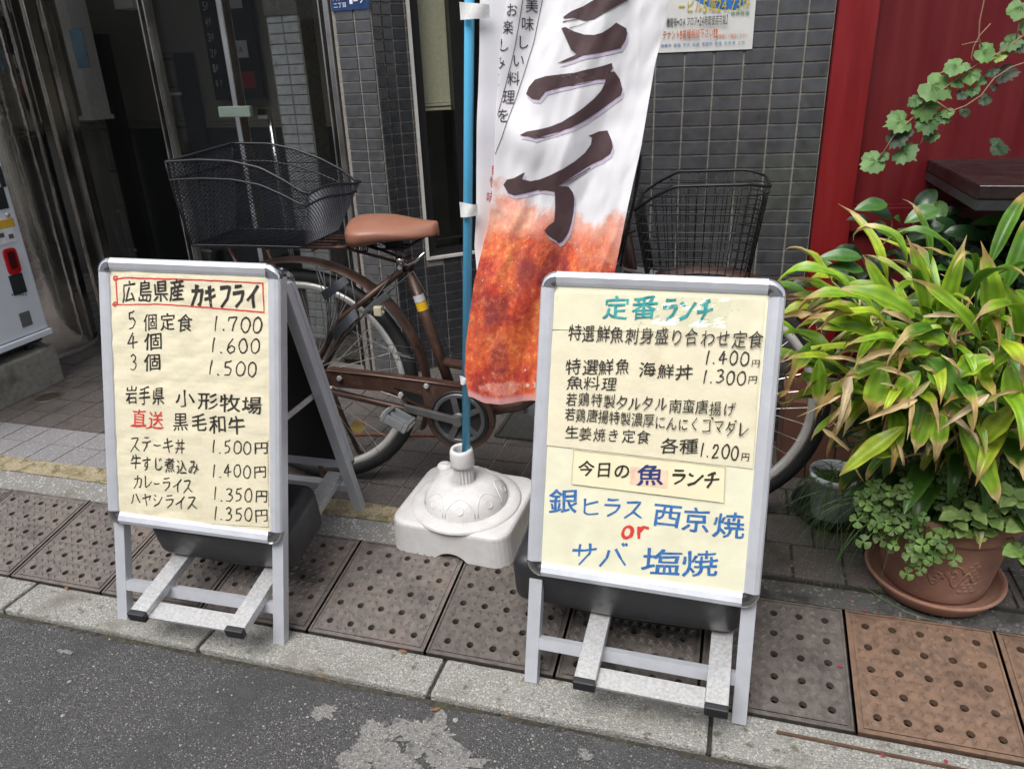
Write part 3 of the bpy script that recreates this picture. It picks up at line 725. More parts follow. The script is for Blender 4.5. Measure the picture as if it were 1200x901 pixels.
# ------------------------------------------------------------------ menu boards
BW, BH, RAIL = .497, .674, .032
BZ0 = .2566
def basis(rows, t):
    M = Matrix([[*rows[0], t[0]], [*rows[1], t[1]], [*rows[2], t[2]], [0, 0, 0, 1]]); return M
MBR = basis([[.9998, .021, .0004], [-.0202, .9575, .2879], [.0056, -.2878, .9577]], (1.5458, -.0289, .0106))
MBL = basis([[.9993, -.0361, .0002], [.0348, .965, .2598], [-.0096, -.2596, .9657]], (.4442, -.0744, .0081))
def frame_parts(t, M, sgn=1, back=None):
    """four snap-frame rails and four rounded corner caps round the panel, in the plane of matrix M"""
    prof = [(0, .004), (0, -.006), (.003, -.011), (.012, -.0155), (.024, -.0120), (.030, -.009), (.032, -.006), (.032, .004)]   # (distance from outer edge, depth)
    C = RAIL + .002
    def rail(a, b, ex, ed):      # a->b along ex; ed = inward direction
        mb = MB(); a, b, ed = Vector(a), Vector(b), Vector(ed)
        n = len(prof); vs_ = []
        for p in (a, b):
            vs_ += [p + ed*d + Vector((0, y*sgn, 0)) for d, y in prof]
        fs = [(i, (i+1) % n, n+(i+1) % n, n+i) for i in range(n)] + [tuple(range(n))[::-1], tuple(range(n, 2*n))]
        mb.add(vs_, fs); o = mb.build('frame_rail', alu, t, M); 
        return o
    z0, z1 = BZ0, BZ0 + BH
    rail((C, 0, z1), (BW-C, 0, z1), 1, (0, 0, -1)); rail((C, 0, z0), (BW-C, 0, z0), 1, (0, 0, 1))
    rail((0, 0, z0+C), (0, 0, z1-C), 1, (1, 0, 0)); rail((BW, 0, z0+C), (BW, 0, z1-C), 1, (-1, 0, 0))
    for cx, cz, a0 in ((C, z1-C, math.pi/2), (BW-C, z1-C, 0), (C, z0+C, math.pi), (BW-C, z0+C, -math.pi/2)):
        mb = MB(); pr = [(C*1.0, .004), (C*1.005, -.007), (C*.94, -.0125), (C*.62, -.0165), (C*.25, -.0135), (0, -.0125)]
        K = 12; n = len(pr); vs_ = []
        for k in range(K+1):
            a = a0 + math.pi/2*k/K
            vs_ += [(cx + r_*math.cos(a), y*sgn, cz + r_*math.sin(a)) for r_, y in pr]
        mb.add(vs_, [(k*n+i, k*n+i+1, (k+1)*n+i+1, (k+1)*n+i) for k in range(K) for i in range(n-1)], 0, True)
        mb.build('corner_cap', chrome, t, M)

def papy(x, z):       # slack paper: long slanting wrinkles, fine ribs
    k = WR_[0]
    w_ = abs(noise.noise(Vector((x*5 + z*3, z*15 - x*7, 3)))) + .6*abs(noise.noise(Vector((x*9 - z*4, z*26 - x*9, 9))))
    return -.0048 - k*(.0030*w_ + .0012*noise.noise(Vector((x*20, z*34, 6))) + .00012*math.sin(z*1100))
WR_ = [1.]
def menu_board(M, label, rear_v, rear_x, paper_m, sk_x):
    t = empty('menu_board', M, label, 'menu board', 'A-frame menu boards')
    I = Matrix.Identity(4)
    frame_parts(t, I)
    mb = MB(); mb.box(.030, BW-.030, -.003, .003, BZ0+.03, BZ0+BH-.03); mb.build('backing_panel', black_pnl, t)
    mb = MB()
    def pap(s, tt):
        x = .0305 + (BW-.061)*s; z = BZ0 + .0305 + (BH-.061)*tt
        return (x, papy(x, z), z)
    mb.grid(pap, 80, 150); paper = mb.build('paper', paper_m, t)
    for x in (.004, BW-.004-.030):
        mb = MB(); mb.box(x, x+.030, .005, .030, -.011, BZ0+BH-.03, bev=.0015); mb.build('leg', alu, t)
    zc = .098
    mb = MB(); mb.box(.034, BW-.034, .006, .026, zc-.026, zc); mb.build('cross_bar', alu, t)
    # rear frame: hinged at the top, feet back on the pavement
    hl = Vector((0, .034, BZ0+BH-.012)); Mi = M.inverted()
    rf = Mi @ Vector((M.translation.x + rear_x, rear_v, gz(rear_v)))
    rf.x = 0.0
    ez = (hl - rf); L = ez.length; ez.normalize(); ex = Vector((1, 0, 0)); ey = ez.cross(ex)
    MRr = Matrix((ex, ey, ez)).transposed().to_4x4(); MRr.translation = rf
    zt = L - (BZ0+BH)          # slide so that the top rails meet
    MRf = MRr @ Matrix.Translation((0, 0, zt))
    frame_parts(t, MRf, -1)
    mb = MB(); mb.box(.030, BW-.030, -.003, .003, BZ0+.03, BZ0+BH-.03); mb.build('rear_panel', black_pnl, t, MRf)
    for x in (.004, BW-.034):
        mb = MB(); mb.box(x, x+.030, -.030, -.005, 0, L-.03, bev=.0015); mb.build('leg', alu, t, MRr)
    zr_ = .11
    mb = MB(); mb.box(.034, BW-.034, -.026, -.006, zr_-.026, zr_); mb.build('cross_bar', alu, t, MRr)
    # stay arms between front and rear legs
    for x in (.036, BW-.040):
        a = Vector((x, .018, BZ0+.28)); q = MRr @ Vector((x, -.018, L - .38))
        mb = MB(); mb.bar(a, q, .003, .016); mb.build('stay_arm', galv, t)
    # two skid bars lying across the cross bars, joined by a flat plate at the front, black end caps
    cf = Vector((0, .016, zc)); cb = MRr @ Vector((0, -.016, zr_))
    d = (cb - cf); d.x = 0; d.normalize(); nrm = Vector((1, 0, 0)).cross(d)
    a = cf + nrm*.0125 - d*.105; b = cb + nrm*.0125 + d*.02
    for x in sk_x:
        o_ = Vector((x, 0, 0))
        mb = MB(); mb.bar(a + o_, b + o_, .046, .024, nrm, bev=.002); sb = mb.build('skid_bar', galv, t)
        mb = MB(); mb.bar(a + o_ - d*.012, a + o_ + d*.004, .0475, .0255, nrm, bev=.003); mb.build('end_cap', black_pl, sb)
    mb = MB(); mb.bar(a + Vector((sk_x[0]+.024, 0, 0)) + d*.024 - nrm*.008, a + Vector((sk_x[1]-.024, 0, 0)) + d*.024 - nrm*.008, .048, .006, nrm); mb.build('front_plate', galv, t)
    return t, paper, (cf, d, nrm)
BZ0 = .2566
bl_t, bl_paper, bl_sk = menu_board(MBL, 'aluminium A-frame board with cream menu whose title is boxed in red', .465, .49, cream, (.148, .420))
BZ0 = .2492; WR_[0] = .25
br_t, br_paper, br_sk = menu_board(MBR, 'aluminium A-frame board with green title and blue lettering at the bottom', .50, .5, cream2, (.160, .430))

def weight(M, sk, x0, x1, s0, s1, h, label):
    cf, d, nrm = sk
    o_ = cf + nrm*.025 + d*s0
    Mw = Matrix((Vector((1, 0, 0)), d, nrm)).transposed().to_4x4(); Mw.translation = o_
    bm = bmesh.new(); bmesh.ops.create_cube(bm, size=1)
    for q in bm.verts:
        tz = q.co.z + .5; k = .90 if tz < .5 else 1.
        q.co = Vector(((x0+x1)/2 + q.co.x*(x1-x0)*(.94 if tz > .5 else .97), (s1-s0)*(.5 + q.co.y*k), tz*h))
    bmesh.ops.bevel(bm, geom=bm.edges[:], offset=.034, segments=5, affect='EDGES', profile=.5)
    bmesh.ops.subdivide_edges(bm, edges=bm.edges[:], cuts=1)
    for q in bm.verts:     # sagging belly, pressed-in rib along the side
        q.co.z -= .012*math.exp(-((q.co.x-(x0+x1)/2)/(.33*(x1-x0)))**2)*(1 if q.co.z < .04 else 0)
        q.co += Vector((noise.noise(q.co*14), noise.noise(q.co*14+Vector((5,0,0))), noise.noise(q.co*14+Vector((0,7,0)))))*.0025
    bm.verts.index_update(); mb = MB(); mb.add([q.co.copy() for q in bm.verts], [[q.index for q in f.verts] for f in bm.faces], 0, True); bm.free()
    t = empty('water_weight', M @ Mw, label, 'weight', 'water weights on the menu boards')
    mb.build('tank', black_pl, t)
    mb = MB(); mb.lathe([(0, .022), (.017, .022), (.019, .018), (.019, 0)], 20, M=Matrix.Translation(((x0+x1)/2 + .1, (s1-s0)/2, h-.003))); mb.build('filler_cap', black_pl, t)
weight(MBL, bl_sk, .085, .50, .06, .27, .14, 'black plastic water weight lying on the skids of the left menu board')
weight(MBR, br_sk, -.055, .475, .05, .30, .15, 'black plastic water weight lying on the skids of the right menu board')

# --- writing on the boards
def board_xz(M):
    o_ = M.translation; n = M.to_3x3() @ Vector((0, 1, 0)); Mi = M.inverted()
    def f(px, py):
        q = Mi @ hit(px, py, o_ + n*(-.006), n); return (q.x, q.z)
    return f
fl_, fr2_ = board_xz(MBL), board_xz(MBR)
def inkfn(y0):
    def f(x, z, l):
        y = papy(x, z)
        return (x, min(y, y0) - .0007 - .00006*l, z)
    return f
def write(par, bf, txt, bl, br, h, m_, bold=0., pen=.08, y0=9, hand=.05, slant=.03):
    a, b = bf(*bl), bf(*br); c = bf(bl[0], bl[1]-h)
    o = text_mesh(txt, a, b, (c[1]-a[1]), inkfn(y0), bold=bold, pen=pen, hand=hand, slant=slant, rise=.09).build('handwriting', m_, par)
    return o
def sheet(par, bf, corners, m_, y, name='paper_sheet', wav=.0006):
    cs = [Vector(bf(*c)) for c in corners]     # tl tr br bl
    mb = MB()
    def fn(s, t):
        p = (cs[3]*(1-s) + cs[2]*s)*(1-t) + (cs[0]*(1-s) + cs[1]*s)*t
        return (p.x, y - wav*noise.noise(Vector((p.x*30, p.y*30, y*900))), p.y)
    mb.grid(fn, 24, 24); return mb.build(name, m_, par)
WR_[0] = 1.
L = lambda *a, **k: write(bl_paper, fl_, *a, **k)
sheet(bl_paper, fl_, [(237, 511), (314, 514), (315, 617), (238, 613)], cream, -.0074)
L('広島県産', (142,354), (216,354), 25, ink, bold=.013)
L('カキフライ', (222,358), (305,360.5), 25, ink, bold=.012, pen=.15)
L('5', (150,384), (161,384), 20, ink); L('個定食', (167,387), (227,389), 20, ink, bold=.006); L('1.700', (249,387), (310,390.5), 17.5, ink, bold=.004, pen=.105)
L('4', (149,409), (164,409), 19, ink, pen=.09); L('個', (167,410), (190,410.5), 20, ink, bold=.01); L('1.600', (246,413.5), (308,415.5), 16.5, ink, pen=.105)
L('3', (152,433), (163,433), 18, ink); L('個', (167,434), (190,434.5), 20, ink, bold=.008); L('1.500', (243,438), (304,441), 16.5, ink, pen=.105)
L('岩手県', (146,473.5), (194,475.5), 21, ink, bold=.006); L('小形牧場', (204,476), (308,486), 20, ink, bold=.006)
L('直送', (153,500), (192,503), 20, ink_red, bold=.004); L('黒毛和牛', (201,503.5), (288,509), 21, ink, bold=.005)
L('ステーキ丼', (152,528), (218,532), 16.5, ink, pen=.085); L('1.500円', (248,530), (315,533), 14.5, ink, pen=.09, y0=-.0078)
L('牛すじ煮込み', (152,550), (234,556.5), 17, ink, bold=.004, pen=.085); L('1.400円', (248,558), (315,561), 14.5, ink, pen=.09, y0=-.0078)
L('カレーライス', (156,571.5), (226,577.5), 15, ink, pen=.09); L('1.350円', (250,585.5), (316,588.5), 15, ink, pen=.09, y0=-.0078)
L('ハヤシライス', (153,591), (232,597.5), 14.5, ink, pen=.09); L('1.350円', (250,608.5), (316,611.5), 15, ink, pen=.09, y0=-.0078)
def scribble(par, bf, lines, wd, m_, name='red_box'):
    mb = MB(); k = 0; fn = inkfn(9)
    for ln in lines:
        pts = [bf(*p) for p in ln]; k += 1
        fine = []
        for (x0, z0), (x1, z1) in zip(pts, pts[1:]):
            n = max(2, int(math.hypot(x1-x0, z1-z0)/.012))
            fine += [(x0+(x1-x0)*i/n + rnd.uniform(-.0005, .0005), z0+(z1-z0)*i/n + rnd.uniform(-.0005, .0005)) for i in range(n)]
        fine.append(pts[-1])
        vs_, fs = ribbon(fine, wd, k); mb.add([fn(*v) for v in vs_], fs)
    return mb.build(name, m_, par)
scribble(bl_paper, fl_, [[(134,328),(145,325.5),(230,328),(309,332)], [(308,331),(309.5,366)], [(310,366),(250,361),(190,356.5),(134,357)],
    [(136,326),(136.5,340),(137.5,357)], [(133,327),(134,324),(137,324),(137,328),(134,329),(133,327)], [(132,357),(135,354),(138,356),(134,359),(132,357)]], .0034, ink_red)
scribble(bl_paper, fl_, [[(153,499),(160,500),(168,499.5),(171,500)], [(171,502),(178,500),(188,502.5),(192,501)]], .0028, ink_red, 'red_underline')

WR_[0] = .25
up_s = sheet(br_paper, fr2_, [(646, 388), (892, 391), (882, 549), (637, 521)], cream, -.0075, wav=.0009)
up_h = sheet(br_paper, fr2_, [(650, 343), (896, 352), (893, 392), (646, 386)], mat('title_paper', (.72,.68,.50), .45, 0, .1, 20, .2, 30, layers=[((.50,.48,.38), 60, .62, .7, 'n')]), -.0070)
today = sheet(br_paper, fr2_, [(672, 526), (850, 546), (848, 589), (669.5, 567)], mat('strip_paper', (.80,.73,.50), .5, 0, .06, 20), -.0072, wav=.0003)
mb_ = scribble(br_paper, fr2_, [[(672.5,526.5),(850,546.5),(848,588.5),(670,566.5),(672.5,526.5)]], .0010, mat('tape_edge', (.42,.40,.30), .5), 'tape_edge')
for o in (mb_,): o.location.y = -.0036
Rr = lambda *a, **k: write(br_paper, fr2_, *a, **k)
Rr('定番', (703,373), (770,375.5), 27, ink_teal, bold=.018, y0=-.0076)
Rr('ランチ', (773,375), (836,377.5), 25, ink_teal, pen=.15, y0=-.0076)
yy = -.0086
Rr('特選鮮魚刺身盛り合わせ定食', (664,399), (893,409.5), 19, ink, bold=.004, y0=yy)
Rr('1.400', (825,426), (879,429), 16, ink, pen=.105, y0=yy); Rr('円', (879,430), (890,431), 9, ink, y0=yy)
Rr('特選鮮魚', (661.5,437.5), (739,440), 18, ink, bold=.004, y0=yy); Rr('海鮮丼', (747,441.5), (811,445), 17, ink, bold=.006, y0=yy)
Rr('1.300', (822,448), (875,450.5), 15.5, ink, pen=.105, y0=yy); Rr('円', (875,449.5), (888,450), 9.5, ink, bold=.004, y0=yy)
Rr('魚料理', (661.5,456.5), (724,459), 16, ink, bold=.003, y0=yy)
Rr('若鶏特製タルタル南蛮唐揚げ', (662,474.5), (862,487.5), 15.5, ink, bold=.004, pen=.085, y0=yy)
Rr('若鶏唐揚特製濃厚にんにくゴマダレ', (661,492), (878,511.5), 15.5, ink, bold=.004, pen=.085, y0=yy)
Rr('生姜焼き定食', (661,513.5), (761,521), 15.5, ink, bold=.003, y0=yy)
Rr('各種', (771,531), (816,533), 18, ink, bold=.006, y0=yy); Rr('1.200', (819,534), (867,538.5), 16, ink, pen=.105, y0=yy); Rr('円', (867,538.5), (878.5,540), 10, ink, bold=.004, y0=yy)
Rr('今日の', (675.5,557), (738,561.5), 18, ink, bold=.018, y0=-.0078, hand=.005)
Rr('魚', (743,568), (779,570.5), 24, ink_navy, bold=.024, y0=-.0082)
Rr('ランチ', (784,565.5), (844,572), 17, ink, pen=.15, y0=-.0078)
sheet(br_paper, fr2_, [(739, 546), (783, 551), (782, 572), (738, 567)], mat('pink_patch', (.80,.58,.42), .5, 0, .2, 60), -.0077, 'pink_patch', .0002)
Rr('銀', (639.5,599), (678,602), 28, ink_blue, bold=.018); Rr('ヒラス', (679,601), (755,609), 20, ink_blue, pen=.125)
Rr('西京焼', (760,615), (870,632), 28, ink_blue, bold=.018)
Rr('or', (727,630), (762,632.5), 16, ink_red, pen=.24)
Rr('サバ', (666,661.5), (736,665), 25, ink_blue, pen=.115); Rr('塩焼', (746,671), (845,680), 31, ink_blue, bold=.014)
# crumpled clear film over part of the title
film = glass_mat('clear_film', (.97,.98,.97), 1., .05)
mb = MB(); cs = [Vector(fr2_(*c)) for c in ((772, 347), (858, 350), (850, 384), (764, 380))]
def filmfn(s, t):
    p = (cs[3]*(1-s) + cs[2]*s)*(1-t) + (cs[0]*(1-s) + cs[1]*s)*t
    n = abs(noise.noise(Vector((p.x*18, p.y*12, 4)))) + .4*abs(noise.noise(Vector((p.x*36, p.y*30, 8))))
    return (p.x, -.0095 - .008*n - .010*(1-t), p.y)
mb.grid(filmfn, 16, 9, smooth=False); mb.build('clear_film', film, br_paper)

# ------------------------------------------------------------------ flag: base, pole, cloth
white_pl = mat('white_plastic', (.62,.61,.605), .5, 0, .08, 30, .12, 120, layers=[((.42,.41,.39), 90, .62, .74, 'n'), ((.50,.49,.47), 6, .55, .75, 'n')])
pb = Vector((1.250, .448, 0)); bz_f, bz_b = .051, .086
tl_ = math.atan2(bz_b - bz_f, .29)*.6
MBase = Matrix.Translation((1.243, .298, .0545)) @ Matrix.Rotation(R(-3.5), 4, 'Z') @ Matrix.Rotation(tl_, 4, 'X')
base = empty('flag_stand', MBase, 'white water-filled plastic flag base with domed top standing on the drain covers', 'flag base')
bm = bmesh.new(); bmesh.ops.create_cube(bm, size=1)
hx_, dy_, hh = .362, .315, .098
for q in bm.verts:
    k = .965 if q.co.z > 0 else 1
    q.co = Vector((q.co.x*hx_*k, dy_/2 + q.co.y*dy_*k, (q.co.z+.5)*hh))
ve = [e for e in bm.edges if abs(e.verts[0].co.z - e.verts[1].co.z) > .05]
bmesh.ops.bevel(bm, geom=ve, offset=.05, segments=6, affect='EDGES', profile=.5)
te = [e for e in bm.edges if e.verts[0].co.z > hh-.001 and e.verts[1].co.z > hh-.001]
bmesh.ops.bevel(bm, geom=te, offset=.012, segments=3, affect='EDGES', profile=.5)
bm.verts.index_update()
mb = MB(); mb.add([q.co.copy() for q in bm.verts], [[q.index for q in f.verts] for f in bm.faces]); bm.free()
body = mb.build('tank', white_pl, base)
# arch cut in the front foot
cut = MB(); cut.lathe([(0, -.1), (.062, -.1), (.062, .1), (0, .1)], 32, M=Matrix.Translation((.012, 0, -.040)) @ Matrix.Rotation(math.pi/2, 4, 'X'), smooth=False)
co = cut.build('cutter', white_pl, None); co.matrix_world = MBase
md = body.modifiers.new('b', 'BOOLEAN'); md.operation = 'DIFFERENCE'; md.object = co; md.solver = 'EXACT'
bpy.context.view_layer.update(); dg = bpy.context.evaluated_depsgraph_get()
nm = bpy.data.meshes.new_from_object(body.evaluated_get(dg)); body.modifiers.clear(); body.data = nm
bpy.data.objects.remove(co)
dc = Vector((.004, .150, hh))
mb = MB(); T_ = Matrix.Translation(dc)
mb.lathe([(.158, -.004), (.158, .0015), (.154, .006), (.140, .009), (.122, .010), (.121, .009)], 48, M=T_)
mb.lathe([(.121, .009), (.120, .016), (.113, .034), (.098, .052), (.078, .064), (.055, .071), (.034, .073), (.033, .068), (0, .068)], 48, M=T_); mb.build('dome', white_pl, base)
def interp0(tab, x):
    for (a, b), (c, d) in zip(tab, tab[1:]):
        if x <= c: k = max(0, (x-a)/(c-a)); return b + (d-b)*k
    return tab[-1][1]
for k in range(8):                             # scalloped lobes with dimples round the dome
    a = 2*math.pi*(k+.32)/8; mb = MB(); c = dc + Vector((.109*math.cos(a), .109*math.sin(a), .040))
    Ml = Matrix.Translation(c) @ Matrix.Rotation(a, 4, 'Z') @ Matrix.Rotation(R(50), 4, 'Y')
    mb.lathe([(.0125, -.004), (.0118, .0012), (.0100, .0014), (.0085, -.0004), (.004, -.0016), (0, -.0018)], 20, M=Ml @ Matrix.Translation((0, 0, -.0012)))
    def dpt(az_, z_):
        r_ = interp0([(.016, .120), (.034, .113), (.052, .098), (.064, .078)], z_); return dc + Vector((r_*math.cos(az_), r_*math.sin(az_), z_))
    arch = [dpt(a + .36*math.cos(q*math.pi/16), .018 + .042*math.sin(q*math.pi/16)**.7) for q in range(17)]
    mb.tube(arch, .0017, 6); mb.build('scallop', white_pl, base)
mb = MB(); mb.lathe([(.022, 0), (.022, .018), (.018, .024), (0, .024)], 24, M=Matrix.Translation(dc + Vector((-.090, .062, .044)))); mb.box(-.012, .012, -.003, .003, .024, .029, 0, Matrix.Translation(dc + Vector((-.090, .062, .044)))); mb.build('filler_cap', white_pl, base)
mb = MB()
fl = [(.0275 + (.0022 if k % 2 else -.0018)) for k in range(36)]
nv = 36
ringz = (.066, .128)
mb.add([(fl[k]*math.cos(2*math.pi*k/nv), fl[k]*math.sin(2*math.pi*k/nv), z) for z in ringz for k in range(nv)], [(k, (k+1) % nv, nv+(k+1) % nv, nv+k) for k in range(nv)], 0, False, T_)
mb.build('socket', white_pl, base)
mb = MB(); mb.lathe([(.026, .122), (.0335, .122), (.0345, .128), (.0325, .165), (.029, .173), (.022, .173), (.0205, .168), (.0205, .14)], 40, M=T_); mb.build('collar', white_pl, base)
for (x_, z_) in ((-.1, .03),):
    pass
top_c = MBase @ (dc + Vector((0, 0, .14)))
# pole
pA = Vector((top_c.x, top_c.y, top_c.z)); d0 = at_v(546.3, 500, top_c.y); d1 = at_v(550.2, 0, top_c.y)
dr = (d1 - d0).normalized(); pA = d0 - dr*((d0.z - top_c.z)/dr.z); pB = pA + dr*((2.35 - pA.z)/dr.z)
blue = mat('sky_blue_plastic', (.11,.50,.80), .35, 0, .05, 10)
pole = empty('flag_pole', pA, 'sky blue plastic flag pole standing in the white flag base', 'flag pole')
mb = MB(); mb.tube([Vector((0, 0, 0)), (pB - pA)], .0112, 24); mb.build('lower_tube', blue, pole)
mb = MB(); mb.bar(pB - pA + Vector((0, 0, -.02)), pB - pA + Vector((.62, -.01, -.03)), .014, .014); mb.build('cross_arm', blue, pole)

# banner cloth: pleated along the pole side, with soft diagonal folds
VB = top_c.y - .012
def rowx(y, tab):
    for (y0, a), (y1, b) in zip(tab, tab[1:]):
        if y <= y1: 
            k = (y - y0)/(y1 - y0); return a + (b - a)*k
    return tab[-1][1]
LEFT = [(-330, 566), (0, 561), (60, 560), (120, 558), (200, 556), (250, 556), (290, 554), (330, 558), (400, 552), (440, 549), (475, 560)]
CREASE = [(-330, 622), (0, 596), (60, 588), (120, 583), (180, 581), (230, 577), (260, 573), (330, 557), (400, 548), (440, 546.5), (475, 552)]
RIGHT = [(-330, 806), (0, 784), (80, 766), (170, 752), (240, 737), (312, 722), (400, 708), (475, 700)]
Y0, Y1 = -330, 470
def sm(x): x = max(0, min(1, x)); return x*x*(3-2*x)
def surf(s, t):           # s 0..1 pole side to free edge, t 0..1 top to bottom
    y = Y0 + (Y1 - Y0)*t
    xl, xc, xr = rowx(y, LEFT), rowx(y, CREASE), rowx(y, RIGHT)
    gap = sm((xc - xl)/18)
    if s < .09: k = s/.09; x = xl + (xc + 9*gap - xl)*k if gap > 0 else xl; dv = .010 + .030*sm(k)*gap
    elif s < .15: k = (s-.09)/.06; x = xc + 9*gap*(1-k); dv = .010 + .030*gap*(1-sm(k)) - .022*sm(k)
    else: k = (s-.15)/.85; x = xc + (xr - xc)*k; dv = -.012*(1-k)**2
    kk = max(0, (s-.15)/.85)
    yb = y + sm((t-.9)/.1)*( -7*math.exp(-(kk/.10)**2) - 1 + 5*math.sin(kk*4.5)*.6)
    n1 = math.sin(9*kk + 7.5*t - .4)*.010 + math.sin(21*kk + 13*t + 1.3)*.0045*(1-.4*kk) + .010*noise.noise(Vector((kk*3.2+t*2, t*6.5, 2)))
    # strong pull fold under the pole tab at mid height, running down to the right
    n1 += .020*math.exp(-((t - .595 - .10*kk)/.035)**2)*math.exp(-(kk/.42)**2)
    n1 += .003*noise.noise(Vector((kk*14+t*9, t*26, 5))) - .007*abs(noise.noise(Vector((kk*5+t*7, kk*1.2-t*3.0, 11)))) - .005*abs(noise.noise(Vector((kk*9-t*6, kk*2+t*2.0, 15))))
    dv += -n1*(.25 + .75*sm(kk/.2))
    dv += .035*kk*(1-t)*.3
    q = at_v(x, yb, VB)
    return Vector((q.x, q.y + dv, q.z)) + (CAM - q).normalized()*0
def px2st(px, py):
    t = (py - Y0)/(Y1 - Y0); xc, xr = rowx(py, CREASE), rowx(py, RIGHT)
    return .15 + .85*(px - xc)/(xr - xc), t
cloth = bpy.data.materials.new('printed_cloth'); cloth.use_nodes = True
def print_cloth():
    N, Lk = cloth.node_tree.nodes, cloth.node_tree.links; b = N['Principled BSDF']
    b.inputs['Roughness'].default_value = .62; b.inputs['Sheen Weight'].default_value = .1
    uv = N.new('ShaderNodeUVMap'); uv.uv_map = 'UVMap'
    mp = N.new('ShaderNodeMapping'); mp.inputs['Scale'].default_value = (.6, 1.9, 1); Lk.new(uv.outputs[0], mp.inputs[0])
    def noi(sc_, det=8, ro=.6, dist=0., off=0):
        n = N.new('ShaderNodeTexNoise'); n.inputs['Scale'].default_value = sc_; n.inputs['Detail'].default_value = det; n.inputs['Roughness'].default_value = ro; n.inputs['Distortion'].default_value = dist
        if off:
            m2 = N.new('ShaderNodeMapping'); m2.inputs['Location'].default_value = (off, off*1.7, 0); Lk.new(mp.outputs[0], m2.inputs[0]); Lk.new(m2.outputs[0], n.inputs['Vector'])
        else: Lk.new(mp.outputs[0], n.inputs['Vector'])
        return n.outputs['Fac']
    def ramp(f, stops):
        r = N.new('ShaderNodeValToRGB'); Lk.new(f, r.inputs[0]); e = r.color_ramp.elements
        while len(e) < len(stops): e.new(.5)
        for k, (p, c) in enumerate(stops): e[k].position = p; e[k].color = (*c, 1)
        return r.outputs[0]
    def mixc(f, a, b_, bt='MIX'):
        m_ = N.new('ShaderNodeMix'); m_.data_type = 'RGBA'; m_.blend_type = bt
        if isinstance(f, float): m_.inputs[0].default_value = f
        else: Lk.new(f, m_.inputs[0])
        for q, i in ((a, 6), (b_, 7)):
            if isinstance(q, tuple): m_.inputs[i].default_value = (*q, 1)
            else: Lk.new(q, m_.inputs[i])
        return m_.outputs[2]
    def math_(op, a, b_):
        m_ = N.new('ShaderNodeMath'); m_.operation = op
        for q, i in ((a, 0), (b_, 1)):
            if isinstance(q, (int, float)): m_.inputs[i].default_value = q
            else: Lk.new(q, m_.inputs[i])
        return m_.outputs[0]
    # fried crumb: coarse dark/red/orange patches plus fine crumbly speckle
    coarse = ramp(noi(7.5, 5, .55, .6), [(.32, (.13,.020,.030)), (.42, (.27,.028,.034)), (.49, (.52,.075,.04)), (.56, (.66,.19,.05)), (.66, (.80,.38,.15))])
    fine = ramp(noi(38, 10, .80, .25), [(.30, (.16,.014,.024)), (.43, (.48,.060,.04)), (.52, (.70,.20,.07)), (.60, (.88,.50,.27)), (.70, (.95,.84,.74))])
    vn = N.new('ShaderNodeTexNoise'); vn.inputs['Scale'].default_value = 7; vn.inputs['Detail'].default_value = 5; Lk.new(mp.outputs[0], vn.inputs['Vector'])
    va = N.new('ShaderNodeVectorMath'); va.operation = 'MULTIPLY_ADD'; va.inputs[1].default_value = (.10, .10, 0); Lk.new(vn.outputs['Color'], va.inputs[0]); Lk.new(mp.outputs[0], va.inputs[2])
    vo = N.new('ShaderNodeTexVoronoi'); vo.inputs['Scale'].default_value = 5.2; vo.feature = 'SMOOTH_F1'; vo.inputs['Smoothness'].default_value = .25; Lk.new(va.outputs[0], vo.inputs['Vector'])
    lump = ramp(vo.outputs['Distance'], [(.10, (.86,.50,.26)), (.28, (.74,.24,.07)), (.45, (.55,.085,.045)), (.60, (.30,.030,.036)), (.74, (.16,.022,.030))])
    coarse = mixc(.70, coarse, lump)
    # distinct pieces in the printed picture: soft edged lumps at their places on the cloth
    ln = noi(11, 7, .66, .3, 4.4)
    for (cx, cy, rx, ry, c, st) in ((690,262,26,14,(.84,.50,.34),.8), (698,290,30,30,(.70,.24,.06),.9), (648,312,19,30,(.19,.03,.04),.9), (662,345,30,12,(.24,.035,.045),.8), (594,282,32,46,(.80,.36,.15),.85), (602,256,24,20,(.87,.58,.42),.75),
            (568,312,20,14,(.36,.045,.05),.8), (618,318,10,22,(.50,.08,.04),.7), (580,366,26,20,(.21,.04,.055),.9), (556,402,16,42,(.68,.21,.05),.9), (587,424,12,28,(.26,.07,.065),.85), (626,402,30,58,(.73,.27,.065),.9), (634,372,14,20,(.84,.46,.20),.7), (612,440,10,14,(.44,.06,.05),.8), (590,453,22,9,(.72,.58,.58),.9)):
        s0, t0 = px2st(cx, cy); rs = rx*.85/(rowx(cy, RIGHT) - rowx(cy, CREASE)); rt = ry/(Y1 - Y0)
        v1 = N.new('ShaderNodeVectorMath'); v1.operation = 'SUBTRACT'; Lk.new(uv.outputs[0], v1.inputs[0]); v1.inputs[1].default_value = (s0, t0, 0)
        v2 = N.new('ShaderNodeVectorMath'); v2.operation = 'MULTIPLY'; Lk.new(v1.outputs[0], v2.inputs[0]); v2.inputs[1].default_value = (1/rs, 1/rt, 0)
        v3 = N.new('ShaderNodeVectorMath'); v3.operation = 'LENGTH'; Lk.new(v2.outputs[0], v3.inputs[0])
        dd_ = math_('ADD', v3.outputs['Value'], math_('MULTIPLY', math_('SUBTRACT', ln, .5), 2.6))
        mr_ = N.new('ShaderNodeMapRange'); mr_.interpolation_type = 'SMOOTHSTEP'; mr_.inputs[1].default_value = 1.12; mr_.inputs[2].default_value = .72; mr_.inputs[3].default_value = 0; mr_.inputs[4].default_value = st; Lk.new(dd_, mr_.inputs[0])
        coarse = mixc(mr_.outputs[0], coarse, c)
